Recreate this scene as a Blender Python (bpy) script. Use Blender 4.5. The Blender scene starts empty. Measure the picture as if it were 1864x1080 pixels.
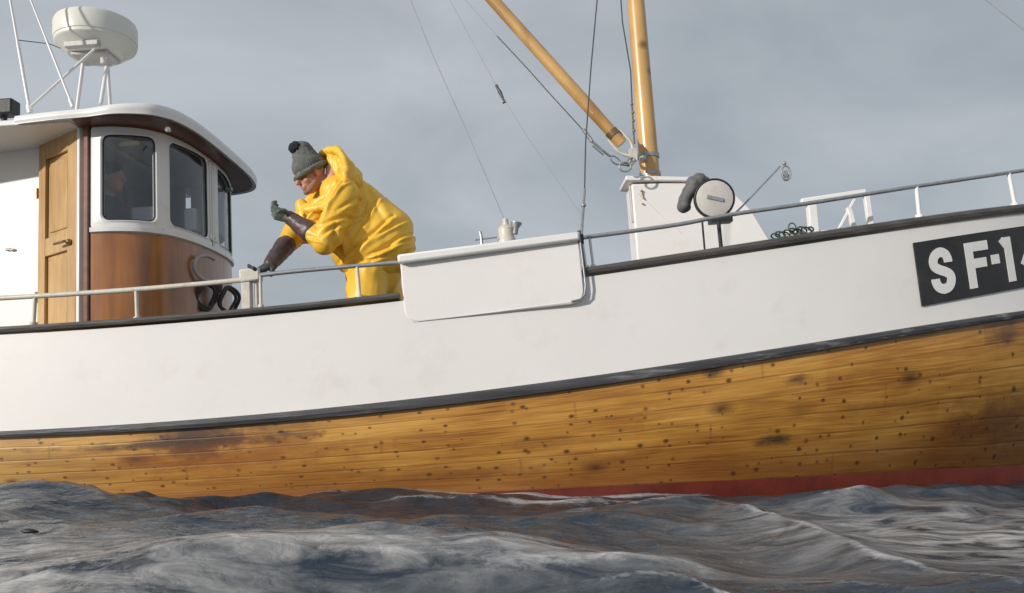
import bpy, bmesh, math, random
import numpy as np
from mathutils import Vector, Matrix, noise
R = math.radians
random.seed(7)
sc = bpy.context.scene
COL = sc.collection

# ------------------------------------------------------------------ camera
F_PX, TILT, CAM_H, PITCH = 1400.0, R(7.5), 0.5, R(4.0)
cam_d = bpy.data.cameras.new("camera"); cam = bpy.data.objects.new("camera", cam_d); COL.objects.link(cam)
cam.location = (0, 0, CAM_H); cam.rotation_euler = (R(90) + TILT, 0, 0)
cam_d.sensor_width = 36; cam_d.lens = 36 * F_PX / 1864
cam_d.clip_start = 0.05; cam_d.clip_end = 20000
sc.camera = cam
sc.render.resolution_x, sc.render.resolution_y = 1024, 593

# ------------------------------------------------------------------ world, sun, exposure
SUN_EL, SUN_AZ = R(15), R(-50)      # azimuth measured from the camera's back towards its left
sd = Vector((math.cos(SUN_EL) * math.sin(SUN_AZ), -math.cos(SUN_EL) * math.cos(SUN_AZ), math.sin(SUN_EL)))
sun_d = bpy.data.lights.new("sun", 'SUN'); sun = bpy.data.objects.new("sun", sun_d); COL.objects.link(sun)
sun_d.energy = 3.35; sun_d.angle = R(1.5); sun_d.color = (1.0, 0.945, 0.87)
sun.rotation_euler = (-sd).to_track_quat('-Z', 'Y').to_euler()
W = bpy.data.worlds.new("World"); sc.world = W; W.use_nodes = True
nt = W.node_tree; nt.nodes.clear()
def N(t, typ, **kw):
    n = t.nodes.new(typ)
    for k, v in kw.items(): setattr(n, k, v)
    return n
wo = N(nt, 'ShaderNodeOutputWorld'); bg = N(nt, 'ShaderNodeBackground'); bg.inputs[1].default_value = 0.1
sky = N(nt, 'ShaderNodeTexSky', sky_type='NISHITA', sun_disc=False)
sky.sun_elevation = SUN_EL; sky.sun_rotation = math.atan2(sd.x, sd.y)
tc = N(nt, 'ShaderNodeTexCoord'); mp = N(nt, 'ShaderNodeMapping'); mp.inputs['Scale'].default_value = (1, 1, 2.0)
mp.inputs['Location'].default_value = (0.35, 0.1, 0.0)
n1 = N(nt, 'ShaderNodeTexNoise'); n1.inputs['Scale'].default_value = 2.2; n1.inputs['Detail'].default_value = 5; n1.inputs['Roughness'].default_value = .5
n1.inputs['Distortion'].default_value = .4
cr = N(nt, 'ShaderNodeValToRGB')
cr.color_ramp.elements[0].position = .32; cr.color_ramp.elements[0].color = (3.45, 3.82, 4.25, 1)
cr.color_ramp.elements[1].position = .70; cr.color_ramp.elements[1].color = (5.4, 5.75, 6.15, 1)
mx = N(nt, 'ShaderNodeMix', data_type='RGBA'); mx.inputs[0].default_value = .93
L = nt.links.new
L(tc.outputs['Generated'], mp.inputs[0]); L(mp.outputs[0], n1.inputs['Vector']); L(n1.outputs['Fac'], cr.inputs[0])
L(sky.outputs[0], mx.inputs[6]); L(cr.outputs[0], mx.inputs[7]); L(mx.outputs[2], bg.inputs[0]); L(bg.outputs[0], wo.inputs[0])
sc.view_settings.view_transform = 'Standard'; sc.view_settings.look = 'None'
sc.view_settings.exposure = 0.02; sc.view_settings.gamma = 1

# ------------------------------------------------------------------ helpers: space
def ray(px, py):
    x = (px - 932) / F_PX; u = (540 - py) / F_PX
    y = math.cos(TILT) - u * math.sin(TILT); z = math.sin(TILT) + u * math.cos(TILT)
    return Vector((x / y, 1, z / y))
def P(px, py, Y):                         # world point at depth Y
    r = ray(px, py); return Vector((r.x * Y, Y, CAM_H + r.z * Y))
CP, SP = math.cos(PITCH), math.sin(PITCH)
def w2b(p): return Vector((p[0] * CP + p[2] * SP, p[1], -p[0] * SP + p[2] * CP))
def b2w(p): return Vector((p[0] * CP - p[2] * SP, p[1], p[0] * SP + p[2] * CP))
def B(px, py, v): return w2b(P(px, py, v))   # boat frame: u forward, v across, w up
def Bw(px, py, w):                        # boat point at boat height w
    a, b = B(px, py, 1.0), B(px, py, 2.0); d = b - a; c = a - d
    return c + d * ((w - c.z) / d.z)
MID = 5.55                                # the boat's centre line
O = Vector((0, MID, 0))

# ------------------------------------------------------------------ helpers: mesh
class MB:
    def __init__(s): s.v = []; s.f = []; s.uv = {}; s.mi = []
    def add(s, vs, fs, uvs=None, mi=0):
        n = len(s.v); s.v += [Vector(p) for p in vs]
        for k, f in enumerate(fs):
            s.f.append([i + n for i in f]); s.mi.append(mi)
            if uvs: s.uv[len(s.f) - 1] = [uvs[i] for i in f]
        return s
    def tube(s, pts, r, n=10, cap=True):
        pts = [Vector(p) for p in pts]; m = len(pts)
        if not hasattr(r, '__len__'): r = [r] * m
        t0 = (pts[1] - pts[0]).normalized()
        a = Vector((0, 0, 1)) if abs(t0.z) < .9 else Vector((0, 1, 0))
        x = t0.cross(a).normalized(); vs = []; fs = []
        for i, p in enumerate(pts):
            t = (pts[min(i + 1, m - 1)] - pts[max(i - 1, 0)]).normalized()
            x = (x - t * x.dot(t)).normalized(); y = t.cross(x)
            for k in range(n):
                c = 2 * math.pi * k / n
                vs.append(p + (x * math.cos(c) + y * math.sin(c)) * r[i])
        for i in range(m - 1):
            for k in range(n):
                k2 = (k + 1) % n
                fs.append((i * n + k, i * n + k2, (i + 1) * n + k2, (i + 1) * n + k))
        if cap: fs.append(tuple(range(n))[::-1]); fs.append(tuple((m - 1) * n + k for k in range(n)))
        return s.add(vs, fs)
    def box(s, c, size, M=None):
        c = Vector(c); vs = []
        for z in (-.5, .5):
            for x, y in ((-.5, -.5), (.5, -.5), (.5, .5), (-.5, .5)):
                q = Vector((x * size[0], y * size[1], z * size[2]))
                if M: q = M @ q
                vs.append(c + q)
        return s.add(vs, [(0, 3, 2, 1), (4, 5, 6, 7), (0, 1, 5, 4), (1, 2, 6, 5), (2, 3, 7, 6), (3, 0, 4, 7)])
    def beam(s, a, b, wd, ht, up=(0, 0, 1)):
        a, b = Vector(a), Vector(b); t = (b - a); l = t.length; t.normalize()
        sd_ = t.cross(Vector(up)).normalized(); u = sd_.cross(t)
        M = Matrix((t, sd_, u)).transposed()
        return s.box((a + b) / 2, (l, wd, ht), M)
    def lathe(s, prof, c, axis=(0, 0, 1), n=32):
        c = Vector(c); ax = Vector(axis).normalized()
        a = Vector((1, 0, 0)) if abs(ax.x) < .8 else Vector((0, 1, 0))
        x = ax.cross(a).normalized(); y = ax.cross(x); vs = []; fs = []
        for r, h in prof:
            for k in range(n):
                q = 2 * math.pi * k / n
                vs.append(c + ax * h + (x * math.cos(q) + y * math.sin(q)) * max(r, 1e-4))
        m = len(prof)
        for i in range(m - 1):
            for k in range(n):
                k2 = (k + 1) % n; fs.append((i * n + k, i * n + k2, (i + 1) * n + k2, (i + 1) * n + k))
        fs.append(tuple(range(n))[::-1]); fs.append(tuple((m - 1) * n + k for k in range(n)))
        return s.add(vs, fs)
    def prism(s, poly, v0, v1):           # poly in (u, w), thickness along v
        n = len(poly)
        vs = [(p[0], v0, p[1]) for p in poly] + [(p[0], v1, p[1]) for p in poly]
        fs = [tuple(range(n)), tuple(range(2 * n - 1, n - 1, -1))]
        fs += [(i, i + n, (i + 1) % n + n, (i + 1) % n) for i in range(n)]
        return s.add(vs, fs)
    def slab(s, poly, w0, w1):            # poly in (u, v), thickness along w
        n = len(poly)
        vs = [(p[0], p[1], w0) for p in poly] + [(p[0], p[1], w1) for p in poly]
        fs = [tuple(range(n))[::-1], tuple(range(n, 2 * n))]
        fs += [(i, (i + 1) % n, (i + 1) % n + n, i + n) for i in range(n)]
        return s.add(vs, fs)
    def grid(s, rows, uvs=None, closed=False, mi=0):
        m, n = len(rows), len(rows[0]); vs = [p for r in rows for p in r]; fs = []
        for i in range(m - 1):
            for k in range(n if closed else n - 1):
                k2 = (k + 1) % n
                fs.append((i * n + k, i * n + k2, (i + 1) * n + k2, (i + 1) * n + k))
        return s.add(vs, fs, [q for r in uvs for q in r] if uvs else None, mi)
    def sphere(s, c, r, n=16, M=None):
        c = Vector(c); rr = r if hasattr(r, '__len__') else (r, r, r); vs = []; fs = []; m = n // 2
        for i in range(m + 1):
            th = math.pi * i / m
            for k in range(n):
                q = Vector((math.sin(th) * math.cos(2 * math.pi * k / n) * rr[0], math.sin(th) * math.sin(2 * math.pi * k / n) * rr[1], math.cos(th) * rr[2]))
                if M: q = M @ q
                vs.append(c + q)
        for i in range(m):
            for k in range(n):
                k2 = (k + 1) % n; fs.append((i * n + k, (i + 1) * n + k, (i + 1) * n + k2, i * n + k2))
        return s.add(vs, fs)
    def cap(s, a, b, ra, rb, n=14):       # tapered capsule
        a, b = Vector(a), Vector(b); t = (b - a).normalized(); pts = []; rs = []
        for i in range(5):
            q = math.pi / 2 * i / 4; pts.append(a - t * ra * math.cos(q)); rs.append(max(ra * math.sin(q), 1e-4))
        for i in range(1, 5): pts.append(a.lerp(b, i / 5)); rs.append(ra + (rb - ra) * i / 5)
        for i in range(5):
            q = math.pi / 2 * i / 4; pts.append(b + t * rb * math.sin(q)); rs.append(max(rb * math.cos(q), 1e-4))
        return s.tube(pts, rs, n)
    def mesh(s, name, smooth=False, off=None):
        me = bpy.data.meshes.new(name)
        o_ = off if off is not None else Vector((0, 0, 0))
        me.from_pydata([tuple(p - o_) for p in s.v], [], s.f)
        if s.uv:
            ul = me.uv_layers.new(name="UVMap")
            for p in me.polygons:
                q = s.uv.get(p.index)
                if q:
                    for j, li in enumerate(p.loop_indices): ul.data[li].uv = q[j]
        for i, p in enumerate(me.polygons): p.material_index = s.mi[i]
        bm = bmesh.new(); bm.from_mesh(me)
        bmesh.ops.remove_doubles(bm, verts=bm.verts, dist=1e-5)
        bmesh.ops.recalc_face_normals(bm, faces=bm.faces); bm.to_mesh(me); bm.free()
        if smooth:
            for p in me.polygons: p.use_smooth = True
            try: me.set_sharp_from_angle(angle=R(smooth if smooth is not True else 40))
            except Exception: pass
        return me
def tag(o, label=None, cat=None, group=None, kind=None):
    for k, v in (('label', label), ('category', cat), ('group', group), ('kind', kind)):
        if v: o[k] = v
    return o
def obj(name, mb, mat, parent=None, smooth=40, bevel=0, label=None, off=O):
    me = mb.mesh(name, smooth, off); o = bpy.data.objects.new(name, me); COL.objects.link(o)
    for m in (mat if isinstance(mat, (list, tuple)) else [mat]): me.materials.append(m)
    if parent: o.parent = parent
    if bevel:
        b = o.modifiers.new('bevel', 'BEVEL'); b.width = bevel; b.segments = 2; b.limit_method = 'ANGLE'; b.angle_limit = R(40)
    if label: o['label'] = label
    return o
def wobj(name, mb, mat, parent=None, **k):  # world-space object, origin at its own base
    if parent is None:
        c = sum(mb.v, Vector()) / len(mb.v); c.z = min(p.z for p in mb.v)
    else: c = parent['_o'] if '_o' in parent else Vector(parent.location)
    o = obj(name, mb, mat, parent, off=Vector(c), **k)
    if parent is None: o.location = c
    return o

# ------------------------------------------------------------------ helpers: materials
def mat(name, col, rough=.5, metal=0, var=.12, scale=8, bump=.15, bscale=60, coat=0, stretch=(1, 1, 1), spec=.5, dirt=None, dirt_amt=.4, dirt_scale=5):
    m = bpy.data.materials.new(name); m.use_nodes = True; t = m.node_tree; b = t.nodes['Principled BSDF']
    b.inputs['Roughness'].default_value = rough; b.inputs['Metallic'].default_value = metal
    b.inputs['Coat Weight'].default_value = coat; b.inputs['Coat Roughness'].default_value = .15
    b.inputs['Specular IOR Level'].default_value = spec
    tc = N(t, 'ShaderNodeTexCoord'); mp = N(t, 'ShaderNodeMapping'); mp.inputs['Scale'].default_value = stretch
    t.links.new(tc.outputs['Object'], mp.inputs[0])
    n = N(t, 'ShaderNodeTexNoise'); n.inputs['Scale'].default_value = scale; n.inputs['Detail'].default_value = 6; n.inputs['Roughness'].default_value = .6
    t.links.new(mp.outputs[0], n.inputs['Vector'])
    r = N(t, 'ShaderNodeValToRGB'); e = r.color_ramp.elements
    e[0].position = .3; e[1].position = .7
    e[0].color = tuple(c * (1 - var) for c in col) + (1,); e[1].color = tuple(min(c * (1 + var), .95) for c in col) + (1,)
    t.links.new(n.outputs['Fac'], r.inputs[0]); out = r.outputs[0]
    if dirt:
        n3 = N(t, 'ShaderNodeTexNoise'); n3.inputs['Scale'].default_value = dirt_scale; n3.inputs['Detail'].default_value = 8; n3.inputs['Roughness'].default_value = .7
        t.links.new(mp.outputs[0], n3.inputs['Vector'])
        r3 = N(t, 'ShaderNodeMapRange'); r3.inputs[1].default_value = .55; r3.inputs[2].default_value = .75; r3.inputs[4].default_value = dirt_amt
        t.links.new(n3.outputs['Fac'], r3.inputs[0])
        mx = N(t, 'ShaderNodeMix', data_type='RGBA'); mx.inputs[7].default_value = dirt + (1,)
        t.links.new(r3.outputs[0], mx.inputs[0]); t.links.new(out, mx.inputs[6]); out = mx.outputs[2]
    t.links.new(out, b.inputs['Base Color'])
    n2 = N(t, 'ShaderNodeTexNoise'); n2.inputs['Scale'].default_value = bscale; n2.inputs['Detail'].default_value = 4
    t.links.new(mp.outputs[0], n2.inputs['Vector'])
    bp = N(t, 'ShaderNodeBump'); bp.inputs['Strength'].default_value = bump; bp.inputs['Distance'].default_value = .01
    t.links.new(n2.outputs['Fac'], bp.inputs['Height']); t.links.new(bp.outputs[0], b.inputs['Normal'])
    return m
M = {}
M['white'] = mat('white_paint', (.80, .775, .75), .4, var=.02, scale=2.5, bump=.05, bscale=14, dirt=(.55, .50, .44), dirt_amt=.28, dirt_scale=3.6)
M['white2'] = mat('white_gloss', (.80, .79, .77), .3, var=.03, scale=5, bump=.05, bscale=30, dirt=(.5, .45, .4), dirt_amt=.25, dirt_scale=9)
M['cream'] = mat('cream_dome', (.74, .73, .66), .35, var=.03, scale=5, bump=.03, dirt=(.5, .48, .42), dirt_amt=.2)
M['creamrail'] = mat('cream_paint_on_pipe', (.62, .58, .50), .4, var=.1, scale=20, bump=.1, dirt=(.3, .2, .12), dirt_amt=.5, dirt_scale=14)
M['galv'] = mat('galvanised_steel', (.36, .37, .38), .42, metal=.55, var=.15, scale=30, bump=.1)
M['cap'] = mat('weathered_cap_rail', (.085, .078, .072), .55, var=.35, scale=6, bump=.4, bscale=30, stretch=(.3, 4, 4), dirt=(.25, .23, .21), dirt_amt=.5, dirt_scale=10)
M['strake'] = mat('dark_rubbing_strake', (.055, .056, .062), .5, var=.4, scale=5, bump=.4, bscale=25, stretch=(.3, 4, 4), dirt=(.36, .36, .37), dirt_amt=.75, dirt_scale=6)
M['red'] = mat('red_bottom_paint', (.17, .030, .018), .5, var=.25, scale=5, bump=.2, dirt=(.12, .03, .02), dirt_amt=.6)
M['deck'] = mat('grey_deck', (.2, .21, .2), .7)
M['black'] = mat('black_rubber', (.02, .02, .022), .5)
M['grey'] = mat('grey_rubber', (.12, .12, .12), .65, var=.3, scale=15, bump=.4)
M['disc'] = mat('worn_alloy_plate', (.56, .53, .50), .5, metal=.1, var=.08, scale=7, dirt=(.3, .29, .26), dirt_amt=.6, dirt_scale=6)
M['brass'] = mat('worn_brass', (.3, .2, .1), .4, metal=.7)
M['dark'] = mat('dark_interior', (.19, .205, .23), .8)
M['plate'] = mat('black_plate_paint', (.020, .020, .021), .55, var=.3, scale=4, bump=.05, dirt=(.06, .05, .045), dirt_amt=.6)
M['letter'] = mat('white_letter_paint', (.74, .73, .71), .45, var=.04, bump=.04)
M['yellow'] = mat('yellow_oilskin', (.90, .52, .050), .42, var=.08, scale=5, bump=.30, bscale=16, dirt=(.55, .25, .02), dirt_amt=.35, dirt_scale=4)
M['lining'] = mat('pale_pink_lining', (.58, .34, .25), .85)
M['knit'] = mat('grey_knit', (.17, .18, .165), .95, var=.3, scale=30, bump=1, bscale=150)
M['knit_dark'] = mat('dark_navy_knit', (.02, .022, .03), .95, var=.3, bump=1, bscale=150)
M['skin'] = mat('ruddy_skin', (.50, .25, .18), .55, var=.12, scale=12, bump=.2, bscale=50)
M['gaunt'] = mat('brown_rubber_gauntlet', (.085, .055, .052), .42, var=.3, scale=9, bump=.3)
M['glove'] = mat('grey_green_glove', (.12, .16, .14), .7, var=.35, scale=14, bump=.5)
M['glovedark'] = mat('dark_wet_glove', (.05, .053, .05), .55, var=.35, scale=14, bump=.5)
M['hair'] = mat('white_beard', (.36, .22, .16), .9, bump=1, bscale=200)
M['eye'] = mat('dark_eye', (.03, .02, .02), .2)
M['navy'] = mat('navy_jacket', (.03, .04, .06), .8)
M['rope'] = mat('dark_wet_rope', (.06, .05, .05), .8, bump=1, bscale=160)
M['ropegreen'] = mat('green_grey_rope', (.10, .12, .09), .8, bump=1, bscale=160)
M['hoop'] = mat('pale_pink_hose', (.50, .40, .38), .6)
M['wire'] = mat('steel_wire', (.10, .105, .115), .6, metal=.4)
M['wirepale'] = mat('pale_line', (.36, .40, .43), .9)
M['yellowtag'] = mat('yellow_label', (.45, .42, .12), .6)
M['paper'] = mat('pale_console', (.55, .57, .6), .5)

def wood(name, light, dark_, rough=.35, coat=.4, along='X', gs=3.0, knots=0, bands=22, contrast=1.0, red=None):
    m = bpy.data.materials.new(name); m.use_nodes = True; t = m.node_tree; l = t.links.new; b = t.nodes['Principled BSDF']
    b.inputs['Roughness'].default_value = rough; b.inputs['Coat Weight'].default_value = coat; b.inputs['Coat Roughness'].default_value = .2
    tc = N(t, 'ShaderNodeTexCoord'); mp = N(t, 'ShaderNodeMapping')
    s = {'X': (.12, 1, 1), 'Z': (1, 1, .10)}[along]; mp.inputs['Scale'].default_value = s
    l(tc.outputs['Object'], mp.inputs[0])
    n = N(t, 'ShaderNodeTexNoise'); n.inputs['Scale'].default_value = bands; n.inputs['Detail'].default_value = 5; n.inputs['Distortion'].default_value = .6
    l(mp.outputs[0], n.inputs['Vector'])
    n2 = N(t, 'ShaderNodeTexNoise'); n2.inputs['Scale'].default_value = gs; n2.inputs['Detail'].default_value = 3
    l(tc.outputs['Object'], n2.inputs['Vector'])
    ad = N(t, 'ShaderNodeMath', operation='ADD'); ml = N(t, 'ShaderNodeMath', operation='MULTIPLY'); ml.inputs[1].default_value = .5
    l(n.outputs['Fac'], ad.inputs[0]); l(n2.outputs['Fac'], ad.inputs[1]); l(ad.outputs[0], ml.inputs[0])
    r = N(t, 'ShaderNodeValToRGB'); e = r.color_ramp.elements
    e[0].position = .5 - .16 / contrast; e[1].position = .5 + .14 / contrast; e[0].color = dark_ + (1,); e[1].color = light + (1,)
    l(ml.outputs[0], r.inputs[0]); out = r.outputs[0]
    if knots:
        vo = N(t, 'ShaderNodeTexVoronoi'); vo.inputs['Scale'].default_value = knots
        l(tc.outputs['Object'], vo.inputs['Vector'])
        mr = N(t, 'ShaderNodeMapRange'); mr.inputs[1].default_value = .07; mr.inputs[2].default_value = .20; mr.inputs[3].default_value = .8; mr.inputs[4].default_value = 0
        l(vo.outputs['Distance'], mr.inputs[0])
        mx = N(t, 'ShaderNodeMix', data_type='RGBA'); mx.inputs[7].default_value = tuple(c * .35 for c in dark_) + (1,)
        l(mr.outputs[0], mx.inputs[0]); l(out, mx.inputs[6]); out = mx.outputs[2]
    l(out, b.inputs['Base Color'])
    bp = N(t, 'ShaderNodeBump'); bp.inputs['Strength'].default_value = .15; bp.inputs['Distance'].default_value = .005
    l(n.outputs['Fac'], bp.inputs['Height']); l(bp.outputs[0], b.inputs['Normal'])
    return m
M['pine'] = wood('pale_pine', (.60, .385, .17), (.40, .23, .085), .45, .15, 'Z', 2.5, bands=26)
M['mahog'] = wood('varnished_mahogany', (.42, .17, .050), (.17, .060, .024), .3, .5, 'Z', 2.0, bands=14)
M['mahogdark'] = wood('dark_mahogany_trim', (.23, .095, .055), (.12, .048, .03), .4, .3, 'X', 2.0)
M['spar'] = wood('varnished_spar', (.64, .385, .14), (.36, .185, .060), .36, .35, 'Z', 2, knots=4.2, bands=7, contrast=1.3)

def hull_wood():
    m = bpy.data.materials.new('varnished_hull_planks'); m.use_nodes = True; t = m.node_tree; l = t.links.new; b = t.nodes['Principled BSDF']
    b.inputs['Coat Weight'].default_value = .35; b.inputs['Coat Roughness'].default_value = .25
    uv = N(t, 'ShaderNodeUVMap', uv_map='UVMap'); sx = N(t, 'ShaderNodeSeparateXYZ'); l(uv.outputs[0], sx.inputs[0])
    def math_(op, a, b_=None, c=None):
        n = N(t, 'ShaderNodeMath', operation=op)
        for i, q in enumerate((a, b_, c)):
            if q is None: continue
            if isinstance(q, (int, float)): n.inputs[i].default_value = q
            else: l(q, n.inputs[i])
        return n.outputs[0]
    def noise_(vec, sc_, det=4, rg=.55, dist=0):
        n = N(t, 'ShaderNodeTexNoise'); n.inputs['Scale'].default_value = sc_; n.inputs['Detail'].default_value = det
        n.inputs['Roughness'].default_value = rg; n.inputs['Distortion'].default_value = dist; l(vec, n.inputs['Vector']); return n.outputs['Fac']
    def comb(x, y, z=0):
        c = N(t, 'ShaderNodeCombineXYZ')
        for i, q in enumerate((x, y, z)):
            if isinstance(q, (int, float)): c.inputs[i].default_value = q
            else: l(q, c.inputs[i])
        return c.outputs[0]
    def mr(x, a, b_, c, d):
        n = N(t, 'ShaderNodeMapRange'); l(x, n.inputs[0])
        for i, q in enumerate((a, b_, c, d)): n.inputs[i + 1].default_value = q
        return n.outputs[0]
    def mixc(f, a, col, blend='MIX'):
        n = N(t, 'ShaderNodeMix', data_type='RGBA', blend_type=blend); l(f, n.inputs[0]); l(a, n.inputs[6])
        if isinstance(col, tuple): n.inputs[7].default_value = col + (1,)
        else: l(col, n.inputs[7])
        return n.outputs[2]
    U, V = sx.outputs[0], sx.outputs[1]     # U metres along, V plank number
    warp = math_('MULTIPLY', math_('SUBTRACT', noise_(comb(U, V), 1.1, 2), .5), .30)
    V2 = math_('ADD', V, warp)
    pid = math_('FLOOR', V2); fr = math_('FRACT', V2)
    grain = noise_(comb(math_('MULTIPLY', U, .5), math_('MULTIPLY', V2, 1.6), pid), 5.5, 6, .62, .5)
    fine = noise_(comb(math_('MULTIPLY', U, .8), math_('MULTIPLY', V2, 8)), 7, 5, .6)
    big = noise_(comb(math_('MULTIPLY', U, .8), math_('MULTIPLY', V, .25)), 1.3, 3)
    wn = N(t, 'ShaderNodeTexWhiteNoise', noise_dimensions='2D'); seg = math_('FLOOR', math_('ADD', math_('MULTIPLY', U, .35), math_('MULTIPLY', pid, .37)))
    l(comb(pid, seg), wn.inputs['Vector'])
    g = math_('ADD', math_('ADD', math_('MULTIPLY', grain, .36), math_('MULTIPLY', fine, .12)), math_('ADD', math_('MULTIPLY', big, .42), math_('MULTIPLY', wn.outputs['Value'], .055)))
    r = N(t, 'ShaderNodeValToRGB'); l(g, r.inputs[0]); e = r.color_ramp.elements
    e[0].position = .37; e[0].color = (.24, .080, .012, 1); e[1].position = .60; e[1].color = (.70, .385, .090, 1)
    k = e.new(.48); k.color = (.49, .230, .040, 1)
    c = r.outputs[0]
    # weathered darker and redder towards the wetted strakes
    wet = mr(math_('ADD', V, math_('MULTIPLY', noise_(comb(U, V), 2.2, 4), 1.6)), 4.3, 6.2, 0, .6)
    c = mixc(wet, c, (.23, .075, .018))
    c = mixc(mr(U, -2.9, -1.9, .45, 0), c, (.70, .47, .16))
    # seams
    edge = math_('MINIMUM', fr, math_('SUBTRACT', 1, fr))
    seam = mr(edge, .0, .075, 1, 0)
    seam_n = math_('MULTIPLY', seam, mr(noise_(comb(U, pid), 1.7, 3), .38, .66, .03, .62))
    c = mixc(seam_n, c, (.09, .032, .010))
    # butt joints
    bj = math_('FRACT', math_('ADD', math_('MULTIPLY', U, .35), math_('MULTIPLY', pid, .37)))
    bjm = math_('MULTIPLY', mr(math_('ABSOLUTE', math_('SUBTRACT', bj, .5)), 0, .004, 1, 0), .3)
    c = mixc(bjm, c, (.10, .035, .012))
    # knots and fastenings
    def spots(sc_, jx, thr, lo, hi, col, amt, c, stretch=1.0):
        vo = N(t, 'ShaderNodeTexVoronoi', voronoi_dimensions='2D'); vo.inputs['Scale'].default_value = sc_
        l(comb(math_('MULTIPLY', math_('ADD', U, jx), stretch), math_('MULTIPLY', V, .117)), vo.inputs['Vector'])
        sp = N(t, 'ShaderNodeSeparateColor'); l(vo.outputs['Color'], sp.inputs[0])
        keep = mr(sp.outputs[0], thr, thr + .03, 0, 1)
        size = mr(sp.outputs[1], 0, 1, .55, 1.35)
        d = math_('ADD', math_('DIVIDE', vo.outputs['Distance'], size), math_('MULTIPLY', math_('SUBTRACT', noise_(comb(U, math_('MULTIPLY', V, .117)), 40, 2), .5), lo * .9))
        msk = math_('MULTIPLY', math_('MULTIPLY', mr(d, lo, hi, 1, 0), keep), amt)
        return mixc(msk, c, col)
    c = spots(9, 3.3, .55, .045, .135, (.075, .026, .009), .9, c, .85)
    c = spots(14, 1.1, .80, .05, .20, (.09, .030, .010), .75, c)
    c = spots(2.9, 5.7, .70, .01, .14, (.075, .026, .010), .85, c, .55)
    c = mixc(mr(noise_(comb(math_('MULTIPLY', U, .7), math_('MULTIPLY', V, .55)), 2.6, 5, .6, .8), .52, .72, 0, .55), c, (.24, .085, .018))
    # broad dark stains with their own places, and painted shade under the bow flare
    def stain_shade(u0, v0, su, sv, amt, c, col=(.05, .028, .02)):
        q = math_('POWER', math_('DIVIDE', math_('SUBTRACT', U, u0), su), 2.0)
        w = math_('POWER', math_('DIVIDE', math_('SUBTRACT', V, v0), sv), 2.0)
        # POWER of a negative base with exponent 2 stays positive
        d = math_('ADD', math_('SQRT', math_('ADD', q, w)), math_('MULTIPLY', math_('SUBTRACT', noise_(comb(U, math_('MULTIPLY', V, .15)), 9, 5, .65), .5), 1.9))
        return mixc(mr(d, .25, 1.15, amt, 0), c, col)
    for st in STAINS_SHADE: c = stain_shade(*st[:5], c, *(st[5:]))
    l(c, b.inputs['Base Color'])
    rg = mr(grain, .3, .7, .52, .34); l(rg, b.inputs['Roughness'])
    hgt = math_('ADD', math_('MULTIPLY', seam, -.6), math_('MULTIPLY', fine, .25))
    bp = N(t, 'ShaderNodeBump'); bp.inputs['Strength'].default_value = .35; bp.inputs['Distance'].default_value = .008
    l(hgt, bp.inputs['Height']); l(bp.outputs[0], b.inputs['Normal'])
    return m

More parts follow.
